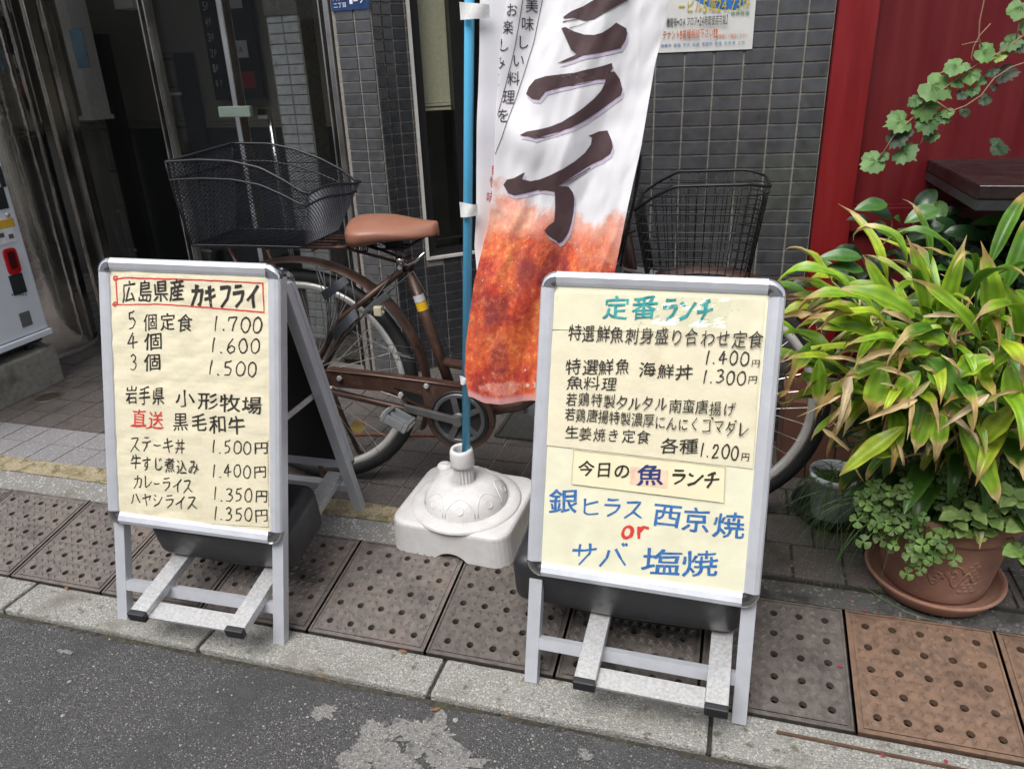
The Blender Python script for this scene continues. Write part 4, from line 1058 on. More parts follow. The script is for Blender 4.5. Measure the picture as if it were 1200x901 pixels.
    food = mixc(.22, coarse, fine); food = mixc(.68, food, fine, 'OVERLAY')
    food = mixc(.05, food, (.62,.36,.32))
    big = ramp(noi(2.4, 2, .5, .3, 3.1), [(.42, (0,0,0)), (.50, (1,1,1))])
    dark_patch = ramp(noi(6.5, 6, .6, .7, 17.7), [(.55, (0,0,0)), (.66, (1,1,1))])
    food = mixc(math_('MULTIPLY', dark_patch, .65), food, (.20,.035,.05))
    spark = ramp(noi(75, 3, .5, 0, 1.9), [(.68, (0,0,0)), (.74, (1,1,1))]); food = mixc(spark, food, (.9,.75,.72))
    sx = N.new('ShaderNodeSeparateXYZ'); Lk.new(uv.outputs[0], sx.inputs[0]); s_, t_ = sx.outputs[0], sx.outputs[1]
    # upper outline of the printed food: a wobbly edge near t = .70, pale and misty at the top
    edge = math_('ADD', .676, math_('MULTIPLY', math_('SUBTRACT', noi(9, 6, .6, 0, 5.3), .5), .15))
    edge = math_('ADD', edge, math_('MULTIPLY', s_, .062))
    dist = math_('SUBTRACT', t_, edge)
    r1 = N.new('ShaderNodeMapRange'); r1.inputs[1].default_value = -.004; r1.inputs[2].default_value = .016; Lk.new(dist, r1.inputs[0])
    r2 = N.new('ShaderNodeMapRange'); r2.inputs[1].default_value = 0; r2.inputs[2].default_value = .075; r2.inputs[3].default_value = .68; r2.inputs[4].default_value = 0; Lk.new(dist, r2.inputs[0])
    food = mixc(r2.outputs[0], food, (.86,.60,.50))
    # left pleat stays white: the front print begins past the crease
    r3 = N.new('ShaderNodeMapRange'); r3.inputs[1].default_value = .115; r3.inputs[2].default_value = .12; Lk.new(s_, r3.inputs[0])
    wash = ramp(noi(3, 3, .5, 0, 9.1), [(.35, (.74,.73,.77)), (.65, (.79,.79,.81))])
    col = mixc(math_('MULTIPLY', r1.outputs[0], r3.outputs[0]), wash, food)
    hem = N.new('ShaderNodeMapRange'); hem.inputs[1].default_value = .988; hem.inputs[2].default_value = .994; Lk.new(t_, hem.inputs[0]); col = mixc(math_('MULTIPLY', hem.outputs[0], .6), col, (.75,.5,.5))
    # plate and cup printed pale in the bottom corner
    Lk.new(col, b.inputs['Base Color'])
    wv = N.new('ShaderNodeTexNoise'); wv.inputs['Scale'].default_value = 240; Lk.new(mp.outputs[0], wv.inputs['Vector'])
    bp = N.new('ShaderNodeBump'); bp.inputs['Strength'].default_value = .12; bp.inputs['Distance'].default_value = .002; Lk.new(wv.outputs[0], bp.inputs['Height']); Lk.new(bp.outputs[0], b.inputs['Normal'])
    b.inputs['Subsurface Weight'].default_value = 0
print_cloth()
ban = empty('banner', at_v(560, 100, VB), 'tall white cloth banner with brown brush characters above printed orange fried food', 'banner')
BI = ban.matrix_world.inverted()
mb = MB(); mb.grid(lambda s, t: BI @ surf(s, t), 150, 240, uv=True); mb.build('cloth', cloth, ban)
# strokes, traced in the picture's own coordinates on the cloth: pixel -> (s, t)
def on_cloth(s, t, off):
    p = surf(s, t); a = surf(s + .004, t) - surf(s - .004, t); b = surf(s, t + .003) - surf(s, t - .003)
    n = a.cross(b).normalized()
    if n.y > 0: n = -n
    return BI @ (p + n*off)
def fill_poly(poly, name, m_, off=.0014, fine=4):
    bm = bmesh.new(); vs_ = [bm.verts.new((x, y, 0)) for x, y in poly]
    for tr_ in tessellate_polygon([[Vector((x, y, 0)) for x, y in poly]]): bm.faces.new([vs_[i] for i in tr_])
    for _ in range(6):
        es = [e for e in bm.edges if e.calc_length() > fine]
        if not es: break
        bmesh.ops.subdivide_edges(bm, edges=es, cuts=1); bmesh.ops.triangulate(bm, faces=[f for f in bm.faces if len(f.verts) > 3])
    bm.verts.index_update(); mb = MB()
    mb.add([on_cloth(*px2st(q.co.x, q.co.y), off) for q in bm.verts], [[q.index for q in f.verts] for f in bm.faces], 0, True); bm.free()
    return mb.build(name, m_, ban)
brush = mat('brown_print', (.075,.042,.046), .6, 0, .12, 60); lilac = mat('lilac_print', (.56,.50,.62), .6, 0, .15, 50)
Z1 = lambda pts: [(540 + x/3.754, y/3.754) for x, y in pts]
strokes = [
 Z1([(740,-60),(735,0),(690,26),(640,55),(590,85),(545,92),(500,78),(458,82),(450,78),(490,50),(540,28),(590,0),(600,-40)]),
 Z1([(445,126),(462,121),(500,140),(545,154),(590,156),(625,145),(660,120),(683,100),(725,126),(728,150),(722,175),(700,212),(660,222),(600,235),(545,245),(500,262),(460,275),(428,280),(470,260),(512,242),(488,220),(470,180)]),
 Z1([(288,415),(300,385),(330,352),(380,336),(440,328),(500,322),(560,306),(620,292),(662,278),(666,300),(655,318),(672,315),(695,350),(707,395),(700,420),(650,455),(600,492),(545,530),(490,560),(430,580),(370,596),(340,606),(310,598),(270,592),(300,577),(350,568),(400,556),(450,536),(500,505),(545,470),(585,435),(615,400),(632,365),(636,348),(600,350),(540,362),(470,380),(420,390),(380,402),(352,438),(320,436)]),
 Z1([(190,812),(205,790),(240,782),(288,755),(275,785),(310,795),(350,788),(400,768),(450,742),(500,710),(540,675),(565,640),(572,608),(556,600),(600,582),(640,578),(660,620),(666,650),(655,678),(620,705),(575,725),(540,745),(500,770),(470,790),(430,815),(470,822),(488,850),(492,880),(488,940),(480,985),(470,1020),(460,1040),(440,1068),(425,1075),(415,1060),(385,1035),(370,1012),(388,990),(410,975),(414,940),(416,900),(416,842),(380,836),(340,835),(300,845),(240,858),(212,848)]),
]
for k, p in enumerate(strokes):
    sh = [(x + 2.0, y + 4.5) for x, y in p]
    if k: fill_poly(sh, 'lilac_shadow_print', lilac, .0009)
    fill_poly(p, 'brush_character', brush, .0018)
# dry-brush streaks
def streak(a, b, wd):
    n = 14; mb = MB(); top, bot = [], []
    for i in range(n+1):
        k = i/n; x = a[0]+(b[0]-a[0])*k; y = a[1]+(b[1]-a[1])*k + 3*math.sin(k*3.1)
        w_ = wd*(1-.75*k)*(.8+.4*rnd.random()); top.append((x, y-w_/2)); bot.append((x, y+w_/2))
    vs_ = [on_cloth(*px2st(*p), .0016) for p in top + bot]
    mb.add(vs_, [(i, i+1, n+2+i, n+1+i) for i in range(n)]); return mb.build('brush_streak', brush, ban)
for a, b, w_ in (((690,198),(632,224),1.4), ((686,203),(640,221),.9), ((660,26),(712,8),1.2), ((655,100),(700,93),1.0), ((668,33),(706,15),.8), ((630,160),(660,153),1.), ((676,209),(652,219),.8)):
    streak(a, b, w_)
# small vertical lettering with thin rules
small_m = mat('small_print', (.06,.04,.05), .6)
def vtext(text, p0, p1, size, m_, name='vertical_lettering', bold=.01, bend=0):
    mb = MB(); n = len(text)
    for k, c in enumerate(text):
        f = (k+.5)/n; cx = p0[0]+(p1[0]-p0[0])*f + bend*math.sin(f*3.14); cy = p0[1]+(p1[1]-p0[1])*f
        sy = (p1[1]-p0[1])/n*.84
        vs_, fs = glyph(c)
        mb.add([on_cloth(*px2st(cx + (a-.46)*size + (.38-b)*2.2*-1*.4, cy - (b-.38)*sy), .0012) for a, b in vs_], fs)
    return mb.build(name, m_, ban)
vtext('美味しい料理を', (625, -4), (588, 146), 13.5, small_m); vtext('お楽しみく', (604, 2), (580, 104), 13.5, small_m, bend=-1)
def rule(pts, wd, m_, name):
    mb = MB(); fine = []
    for (x0, y0), (x1, y1) in zip(pts, pts[1:]):
        fine += [(x0+(x1-x0)*i/16, y0+(y1-y0)*i/16) for i in range(16)]
    fine.append(pts[-1])
    vs_ = [on_cloth(*px2st(x+sx*wd/2, y), .0012) for x, y in fine for sx in (-1, 1)]
    mb.add(vs_, [(2*i, 2*i+1, 2*i+3, 2*i+2) for i in range(len(fine)-1)]); return mb.build(name, m_, ban)
rule([(638,-20),(624,50),(606,110),(590,160),(582,180)], .7, small_m, 'thin_rule'); rule([(615,-5),(604,55),(592,105),(585,135)], .7, small_m, 'thin_rule')
redp = mat('red_print', (.50,.03,.06), .6)
# red vertical characters on the white pleat
def on_pleat(px, py):
    t = (py - Y0)/(Y1 - Y0); xl, xc = rowx(py, LEFT), rowx(py, CREASE); s = .09*(px - xl)/max(6, (xc + 9 - xl))
    p = surf(max(0, s), t); return BI @ (p + Vector((0, -.0016, 0)))
for c, cx, cy, sz in (('自', 575.5, 201, 11), ('慢', 574, 215, 11), ('味', 570.5, 233, 10)):
    vs_, fs = glyph(c); mb = MB()
    mb.add([on_pleat(cx + (a-.46)*sz*.85, cy - (b-.38)*14) for a, b in vs_], fs); mb.build('red_lettering', redp, ban)
vs_, fs = glyph('※'); mb = MB()
mb.add([on_cloth(*px2st(614 + a*9, 455 - (b)*9), .0014) for a, b in vs_], fs)
vs_, fs = glyph('写'); mb.add([on_cloth(*px2st(623 + a*9, 455.5 - (b)*9), .0014) for a, b in vs_], fs); mb.build('footnote', mat('white_print', (.8,.75,.75), .6), ban)
# cloth tabs round the pole
tabm = mat('tab_cloth', (.66,.67,.66), .7, 0, .1, 60, .2, 300)
for (y0, y1, xr_) in ((3, 24, 575), (236, 254, 561), (438, 449, 551), (-228, -206, 576)):
    mb = MB()
    A, B_ = at_v(540, y0, VB), at_v(xr_, y0 + 3, VB); C_, D_ = at_v(xr_, y1 - 2, VB), at_v(541, y1, VB)
    def tab(s, t):
        top = A.lerp(B_, s); bot = D_.lerp(C_, s); p = top.lerp(bot, t)
        return BI @ Vector((p.x, VB - .014 + .02*max(0, s-.75) + .003*math.sin(6*s + 2*t) + .012*max(0, .25-s)*4*.3, p.z))
    mb.grid(tab, 14, 6); mb.build('tab', tabm, ban)
# ------------------------------------------------------------------ bicycle
aB = R(2.9); exB = Vector((math.cos(aB), math.sin(aB), 0)); b0 = Vector((.712, .603, ZS))
MBK = frame_mat(b0, exB); MBKi = MBK.inverted(); eyB = Vector((-math.sin(aB), math.cos(aB), 0))
bike = empty('bicycle', MBK, 'brown city bicycle with tan saddle, mesh rear basket and wire front basket', 'bicycle')
def bq(px, py, off=0.):
    return MBKi @ hit(px, py, b0 - eyB*off, eyB)
WB, WR = 1.16, .347
rim_m = mat('rim_steel', (.66,.65,.62), .35, .35, .12, 20, layers=[((.22,.12,.07), 30, .66, .74, 'n')])
spoke_m = mat('spoke_steel', (.50,.47,.42), .35, .8, .1)
saddle_m = mat('tan_leather', (.275,.120,.078), .42, 0, .08, 30, .12, 260)
def wheel(cx, name, dyn=0.):
    c = Vector((cx, 0, WR)); t = None
    T0 = Matrix.Translation(c) @ Matrix.Rotation(math.pi/2, 4, 'X')
    mb = MB(); r_ = .0215
    mb.lathe([(WR - r_ + r_*math.cos(a*math.pi/9), r_*.92*math.sin(a*math.pi/9)) for a in range(19)], 72, M=T0)
    ty = mb.build('wheel', rubber, bike)
    mb = MB(); mb.lathe([(WR-.036, -.014), (WR-.030, -.0165), (WR-.052, -.0145), (WR-.058, -.006), (WR-.058, .006), (WR-.052, .0145), (WR-.030, .0165), (WR-.036, .014)], 72, M=T0); mb.build('rim', rim_m, ty)
    mb = MB()
    for k in range(36):
        a = 2*math.pi*k/36; sd = 1 if k % 2 else -1; b = a + (.9 if (k//2) % 2 else -.9)
        mb.tube([c + Vector((math.cos(b)*.022, sd*.030, math.sin(b)*.022)), c + Vector((math.cos(a)*(WR-.056), 0, math.sin(a)*(WR-.056)))], .0011, 4)
    mb.build('spokes', spoke_m, ty)
    mb = MB(); mb.lathe([(0, -.05), (.007, -.05), (.007, -.036), (.024, -.034), (.024, -.028), (.014, -.024), (.014, .024), (.024, .028), (.024, .034), (.007, .036), (.007, .05), (0, .05)], 24, M=T0); mb.build('hub', galv, ty)
    return ty
wheel(0, 'wheel'); wheel(WB, 'wheel')
def fender(cx, a0, a1, rad):
    mb = MB()
    def fn(s, t):
        a = a0 + (a1-a0)*s; b = (t-.5)*2.3; r_ = rad - .020*(1-math.cos(b))
        return (cx + r_*math.cos(a), .032*math.sin(b), WR + r_*math.sin(a))
    mb.grid(fn, 60, 8); o = mb.build('mudguard', brown_paint, bike)
    return o
fender(0, R(-22), R(165), .384); fender(WB, R(35), R(150), .380)
BB = bq(540, 487); BB.y = 0
st_top = bq(476, 306); st_top.y = 0; sp_top = bq(465, 287); sp_top.y = 0
fr_tubes = MB(); 
fr_tubes.tube([BB, st_top], .0155, 16)
ht_b, ht_t = Vector((.985, 0, .62)), Vector((.945, 0, .84))
fr_tubes.tube([bq(520, 424), Vector((.62, 0, .40)), Vector((.80, 0, .53)), ht_b + Vector((-.012, 0, .06))], .0145, 14)
fr_tubes.tube([BB, Vector((.66, 0, .30)), Vector((.85, 0, .44)), ht_b + Vector((-.008, 0, .01))], .0165, 14)
fr_tubes.tube([ht_b - Vector((-.006, 0, .03)), ht_t], .0185, 16)
for s_ in (-1, 1):
    fr_tubes.tube([st_top + Vector((-.006, s_*.018, -.02)), Vector((.14, s_*.05, .56)), Vector((0, s_*.058, WR))], .0095, 10)
    fr_tubes.tube([BB + Vector((-.02, s_*.02, -.01)), Vector((.30, s_*.042, .285)), Vector((0, s_*.058, WR))], .0105, 10)
fr_tubes.build('frame', brown_paint, bike)
mb = MB()
for s_ in (-1, 1): mb.tube([ht_b + Vector((.0, s_*.028, -.03)), Vector((1.03, s_*.045, .54)), Vector((1.09, s_*.048, .42)), Vector((WB, s_*.05, WR))], [.013, .012, .011, .009], 10)
mb.box(.96, 1.02, -.04, .04, .58, .60); mb.build('fork', brown_paint, bike)
mb = MB(); mb.tube([ht_t, ht_t + Vector((-.02, 0, .12))], .012, 12); mb.build('stem', galv, bike)
hb = ht_t + Vector((-.02, 0, .11))
mb = MB(); mb.tube([hb + Vector((-.20, -.165, .02)), hb + Vector((-.09, -.15, .035)), hb + Vector((0, -.09, .02)), hb, hb + Vector((0, .12, .02)), hb + Vector((-.09, .24, .035)), hb + Vector((-.20, .27, .02))], .0105, 12); hbo = mb.build('handlebar', galv, bike)
for s_ in (-1, 1):
    mb = MB(); mb.tube([hb + Vector((-.21, .272 if s_ > 0 else -.167, .019)), hb + Vector((-.11, .246 if s_ > 0 else -.153, .034))], .0155, 12); mb.build('grip', black_pl, hbo)
# seat post and saddle
mb = MB(); mb.tube([st_top + (sp_top - st_top)*-.2, sp_top + Vector((-.008, 0, .0))], .0125, 14); mb.build('seat_post', mat('dull_steel', (.22,.20,.19), .5, .7, .3, 60), bike)
sl, sn = bq(411, 272), bq(514, 267)
def saddle_fn(s, t):
    # s along (0 rear .. 1 nose), t around
    L = sn.x - sl.x; x = sl.x + L*s
    wd = .118*(max(0, 1 - (abs(s-.30)/.31)**2.6 if s < .30 else 1 - ((s-.30)/.72)**1.15)) ** .62 if s < .999 and s > .001 else 0.0
    wd = max(wd, .021*math.sqrt(max(0, min(1, (1.0-s)*9))) if s > .5 else 0)
    if s <= .001 or s >= .999: wd = 0
    a = 2*math.pi*t
    zt = .846 + .004*math.cos((s-.3)*3) - .022*max(0, s-.45) + .012*max(0, s-.8)*2 + (-.02*(max(0, .12-s)/.12)**2)
    hgt = .070*(1-(max(0, s-.25)/.75)**.8*.92)
    cz = math.sin(a); cy = math.cos(a)
    if cz >= 0: z = zt - .012 - (.022 if True else 0)*(abs(cy)**2.6) + .012*cz**.6 - (.006 if wd == 0 else 0)
    else: z = zt - .034 - hgt*.62*abs(cz)**.55*(1 if wd > 0 else .3)
    return Vector((x, wd*cy*.98, z))
mb = MB(); mb.grid(saddle_fn, 44, 32); sad = mb.build('saddle', saddle_m, bike)
mb = MB()
for s_ in (-1, 1): mb.tube([(sl.x + .03, s_*.045, .785), (sl.x + .09, s_*.030, .762), (sl.x + .17, s_*.022, .765), (sn.x - .03, s_*.008, .80)], .0035, 8)
for s_ in (-1, 1):
    mb.tube([(sl.x + .035 + .0012*k, s_*(.040 + .012*math.cos(k*1.1)), .768 + .012*math.sin(k*1.1)) for k in range(24)], .002, 5)
mb.box(sp_top.x - .028, sp_top.x + .014, -.02, .02, sp_top.z - .012, sp_top.z + .014, bev=.004); mb.build('saddle_rails', steel_dark, sad)
# chain case, chain wheel, cranks, pedals
def zpoly(pts, off): return [(bq(px, py, off).x, bq(px, py, off).z) for px, py in pts]
OFF = .055
bb = bq(540, 488, OFF)
arc = [(bb.x + .104*math.cos(R(a)), bb.z + .104*math.sin(R(a))) for a in range(88, -195, -8)]
case = zpoly([(380, 434), (388, 431), (440, 436.5), (500, 444)], OFF) + arc + zpoly([(498, 477), (482, 470), (462, 457.5), (430, 455), (398, 452), (383, 448)], OFF)
mb = MB(); mb.prism(case, -OFF - .012, -OFF + .012); cc_o = mb.build('chain_case', brown_paint, bike)
mb = MB(); pts = zpoly([(463, 452), (496, 461), (499, 472), (484, 467)], OFF); mb.prism(pts, -OFF - .0135, -OFF - .0115); mb.build('opening', black_pnl, cc_o)
mb = MB(); pts = zpoly([(384, 431), (440, 436.5), (500, 444), (541, 450)], OFF); pts2 = [(x, z) for x, z in pts]
mb.tube([(x, -OFF - .0135, z - .003) for x, z in pts2], .0028, 6); mb.build('case_edge', mat('case_edge_brown', (.15,.09,.07), .35, .4), cc_o)
Tb = Matrix.Translation((bb.x, -OFF - .013, bb.z)) @ Matrix.Rotation(math.pi/2, 4, 'X')
mb = MB(); mb.lathe([(0, .0005), (.080, .0005), (.081, .004), (.086, .006), (.088, .001)], 48, M=Tb); mb.build('chain_wheel_cover', mat('dark_recess', (.014,.013,.013), .5), cc_o)
mb = MB(); mb.lathe([(.066, .004), (.068, .0075), (.078, .0075), (.080, .004)], 48, M=Tb)
for k in range(5):
    a = 2*math.pi*k/5 + .5
    mb.bar((bb.x, -OFF-.018, bb.z), (bb.x + .070*math.cos(a), -OFF-.018, bb.z + .070*math.sin(a)), .006, .020 if k % 2 else .016, (0, 1, 0) if False else Vector((-math.sin(a), 0, math.cos(a))), bev=.002)
mb.lathe([(0, .012), (.018, .012), (.022, .006), (.022, .003)], 24, M=Tb); mb.build('chain_wheel', mat('dull_grey_steel', (.12,.12,.125), .45, .6, .2, 40), cc_o)
pe_ = bq(474, 477.5, .085); bc = Vector((bb.x, -.085, bb.z))
mb = MB(); mb.bar(bc, pe_, .014, .022, (0, 0, 1), bev=.003)
mb.lathe([(0, -.012), (.015, -.012), (.015, .012), (0, .012)], 16, M=Matrix.Translation(bc) @ Matrix.Rotation(math.pi/2, 4, 'X'), smooth=False)
mb.build('crank', mat('grey_crank', (.15,.15,.15), .4, .6, .15, 40), bike)
op = Vector((2*bb.x - pe_.x, .085, 2*bb.z - pe_.z)); mb = MB(); mb.bar(Vector((bb.x, .085, bb.z)), op, .014, .022, (0, 0, 1), bev=.003); mb.tube([Vector((bb.x, -.085, bb.z)), Vector((bb.x, .085, bb.z))], .012, 12); mb.build('crank', mat('grey_crank', (.15,.15,.15)), bike)
ped_m = mat('smoky_pedal_plastic', (.24,.25,.26), .3, 0, .2, 30, trans=.25)
def pedal(p, sgn):
    t = MB(); Mp = Matrix.Translation(p + Vector((0, -.055*sgn, -.012))) @ Matrix.Rotation(R(28), 4, 'Y') @ Matrix.Rotation(R(-12), 4, 'X')
    for x in (-.040, .028): t.box(x, x+.012, -.046, .046, -.014, .014, 0, Mp, .003)
    for y in (-.046, .036): t.box(-.028, .028, y, y+.010, -.013, .013, 0, Mp, .003)
    t.box(-.028, .028, -.012, .012, -.010, .010, 0, Mp, .004)
    o = t.build('pedal', ped_m, bike)
    t = MB()
    for x in (-.0445, .0405): t.box(x, x+.004, -.030, .030, -.008, .008, 0, Mp)
    t.build('reflector', mat('pale_reflector', (.50,.49,.44), .25), o)
pedal(pe_, 1); pedal(op, -1)
# dress guard: two dark mesh flaps and a fan of wires, lock, lever, sticker, stand
og = .075
g_o = None
gm = mat('mesh_flap', (.045,.052,.066), .4, .2, .2, 90)
mb = MB()
fan = [bq(x, y, og) for x, y in ((371, 318), (379, 318), (387, 320), (395, 321), (402, 324), (409, 330))]
foot = [bq(x, y, .06) for x, y in ((386, 392), (383, 402), (381, 408), (378, 414), (376, 418), (374, 422))]
for a, b in zip(fan, foot): mb.tube([a, a.lerp(b, .5) + Vector((.012, -.004, 0)), b], .0013, 5)
mb.tube([bq(372, 312, og), bq(384, 345, og), bq(387, 378, og), bq(380, 412, og)], .002, 6); mb.tube([bq(412, 330, og), bq(418, 360, og), bq(417, 380, og), bq(398, 400, og)], .002, 6)
for (y0, y1) in ((395, 404), (403, 413), (411, 420)): mb.tube([bq(408, y0, og), bq(440, y1 - 2, og), bq(486, y1 + 4, og)], .0012, 5)
for k in range(9): mb.tube([bq(420 + 7*k, 382 + 4*k, og), bq(412 + 7.5*k, 410 + 2.2*k, og)], .0008, 4)
for k in range(12): mb.tube([bq(413 + 4.5*k, 388 + 2.5*k, og), bq(432 + 4.8*k, 398 + 2.0*k, og)], .0008, 4)
g_o = mb.build('dress_guard', mat('guard_wire', (.07,.07,.07), .5, .4, .2, 60), bike)
for quad in (((376, 343), (404, 324), (409, 331), (381, 352)), ((389, 388), (416, 362), (420, 371), (392, 399))):
    q = [bq(x, y, og + .004) for x, y in quad]
    mb = MB()
    for k in range(9):
        a = q[0].lerp(q[3], k/8); b = q[1].lerp(q[2], k/8); mb.tube([a, b], .0017, 5)
    for k in range(15):
        a = q[0].lerp(q[1], k/14); b = q[3].lerp(q[2], k/14); mb.tube([a, b], .0010, 4)
    mb.build('mesh_flap', gm, g_o)
mb = MB(); mb.bar(bq(430, 365, .07), bq(455, 345, .07), .014, .022, (0, 0, 1), bev=.004); mb.bar(bq(427, 367, .072), bq(434, 361, .072), .016, .012, (0, 0, 1), bev=.003); mb.build('brake_caliper', mat('grey_caliper', (.10,.105,.11), .4, .4), bike)
mb = MB(); mb.box(-.012, .012, -.012, .012, -.014, .014, 0, Matrix.Translation(bq(444, 364, .075)), .004); mb.tube([bq(439, 362, .078), bq(450, 367, .078)], .006, 8); mb.build('cable_clamp', mat('yellowed_clamp', (.42,.38,.27), .5), bike)
mb = MB(); mb.tube([bq(470, 309, .03), bq(479, 311, .032), bq(488, 305, .034), bq(498, 296, .036)], [.005, .0055, .0045, .004], 10); mb.tube([bq(466, 302, .03), bq(472, 309, .03)], .010, 10); mb.build('seat_clamp_lever', chrome, bike)
lug = MB(); a, b = bq(473, 303), st_top; lug.tube([st_top + Vector((.006, 0, -.022)), st_top + Vector((-.004, 0, .012))], .0185, 16); lug.build('seat_lug', brown_paint, bike)
def band(p0, p1, m_, name):
    mb = MB(); a, b = bq(*p0), bq(*p1); a.y = b.y = 0; mb.tube([a, b], .0164, 16, caps=False); return mb.build(name, m_, bike)
def on_tube(py): 
    k = (py - 306)/(487 - 306); return (476 + (540-476)*k, py)
st_ = band(on_tube(345), on_tube(353), mat('sticker_white', (.6,.6,.6), .5), 'white_sticker'); band(on_tube(353.5), on_tube(363), mat('sticker_yellow', (.75,.45,.02), .45), 'yellow_sticker')
mb = MB(); mb.tube([Vector((0, -.07, WR)), Vector((.03, -.10, .16)), Vector((.055, -.125, .03)), Vector((.075, -.13, .008))], .008, 8); mb.tube([Vector((0, .07, WR)), Vector((.03, .10, .16)), Vector((.055, .125, .03)), Vector((.075, .13, .008))], .008, 8); mb.tube([Vector((-.10, -.1, .28)), Vector((-.095, -.12, .12)), Vector((-.09, -.13, .01))], .006, 8); mb.build('kick_stand', mat('rusty_steel', (.09,.055,.04), .6, .4, .3, 50), bike)
# carrier over the rear wheel
mb = MB(); zc_ = .775
for y in (-.075, -.04, 0, .04, .075): mb.tube([(-.26, y, zc_), (.14, y, zc_)], .0045, 8)
for x in (-.24, -.05, .10): mb.tube([(x, -.08, zc_ - .006), (x, .08, zc_ - .006)], .0045, 8)
mb.tube([(.14, -.075, zc_), (.185, -.070, zc_), (.20, -.03, zc_), (.20, .03, zc_), (.185, .07, zc_), (.14, .075, zc_)], .0050, 8)
for s_ in (-1, 1): mb.tube([(.16, s_*.05, zc_), st_top + Vector((-.01, s_*.02, .0))], .0045, 8); mb.tube([(-.16, s_*.085, zc_), (0, s_*.065, WR)], .0045, 8)
mb.build('carrier', mat('rusty_carrier', (.085,.045,.036), .5, .3, .35, 50), bike)
# ---- rear basket: fine diamond mesh, wire rims
def interp(tab, x):
    for (a, b), (c, d) in zip(tab, tab[1:]):
        if x <= c: k = max(0, (x-a)/(c-a)); return b + (d-b)*k
    return tab[-1][1]
hw, hwb = .16, .112
near_top = [(lambda q: (q.x, q.z))(bq(x, y, hw)) for x, y in ((194, 190), (232, 187.5), (270, 189), (305, 197), (335, 213), (352, 224), (362, 228))]
x0_, x1_ = near_top[0][0], near_top[-1][0]
zmid = lambda x: interp(near_top, x)
far_top = [(lambda q: (q.x, q.z))(bq(x, y, -hw)) for x, y in ((275, 168), (315, 168.5), (345, 175), (375, 186), (400, 199), (418, 213))]
zfar = lambda x: interp(far_top, x)
xb0, xb1, zb_ = -.255, .088, .782
def front_top(y):     # top wire of the front wall: a little bump
    k = (y + hw)/(2*hw); return zmid(x1_)*(1-k) + zfar(x1_)*k + .022*math.sin(math.pi*min(1, k*1.15)) * (1-k)
def wall_pt(side, s, t):     # s along, t from top (0) to bottom (1)
    if side == 'near': top = Vector((x0_ + (x1_-x0_)*s, -hw, zmid(x0_ + (x1_-x0_)*s))); bot = Vector((xb0 + (xb1-xb0)*s, -hwb, zb_))
    elif side == 'far': top = Vector((x0_ + (x1_-x0_)*s, hw, zfar(x0_ + (x1_-x0_)*s))); bot = Vector((xb0 + (xb1-xb0)*s, hwb, zb_))
    elif side == 'front': y = -hw + 2*hw*s; top = Vector((x1_ + .012*math.sin(math.pi*s), y, front_top(y))); bot = Vector((xb1, -hwb + 2*hwb*s, zb_))
    elif side == 'back': y = -hw + 2*hw*s; top = Vector((x0_, y, zmid(x0_)*(1-s) + zfar(x0_)*s)); bot = Vector((xb0, -hwb + 2*hwb*s, zb_))
    else: return Vector((xb0 + (xb1-xb0)*s, -hwb + 2*hwb*t, zb_))
    p = top.lerp(bot, t)
    if side in ('near', 'far'): p.y += (-.006 if side == 'near' else .006)*math.sin(math.pi*t)
    return p
def diamond(mb, side, L, H, pitch=.0138, r_=.00115):
    nu, nv = max(2, int(L/pitch)), max(2, int(H/(pitch*.8)))
    for d in (1, -1):
        for k in range(-nv, nu + nv):
            seg = []
            for j in range(nv+1):
                i = k + d*j if d > 0 else k + nv - j
                u = i/nu
                if 0 <= u <= 1: seg.append(wall_pt(side, u, j/nv))
                elif seg: break
            if len(seg) > 1: mb.tube(seg, r_, 3, caps=False)
mesh_m = mat('black_basket_wire', (.022,.024,.032), .35, .4, .15, 60)
rb = MB()
for side, L, H in (('near', .40, .24), ('far', .40, .26), ('front', .30, .17), ('back', .30, .25), ('bottom', .34, .22)): diamond(rb, side, L, H)
rbo = rb.build('rear_basket', mesh_m, bike)
rimw = MB(); loop = []
for side, rng in (('near', range(0, 25)), ('front', range(1, 17)), ('far', range(24, -1, -1)), ('back', range(16, -1, -1))):
    n = 24 if side in ('near', 'far') else 16
    loop += [(side, i/n) for i in rng]
rimw.tube([wall_pt(s_, u, 0) for s_, u in loop], .0036, 8, closed=True)
rimw.tube([wall_pt(s_, u, .20) + Vector((0, -.002 if s_ == 'near' else .002, 0)) for s_, u in loop], .0028, 8, closed=True)
rimw.tube([wall_pt(s_, u, .985) for s_, u in loop], .0028, 8, closed=True)
for s_ in ('near', 'far'):
    for u in (0,): rimw.tube([wall_pt(s_, u, k/6) for k in range(7)], .0024, 6)
rimw.build('basket_rim', mat('basket_rim_wire', (.018,.018,.022), .4, .2, .1), rbo)
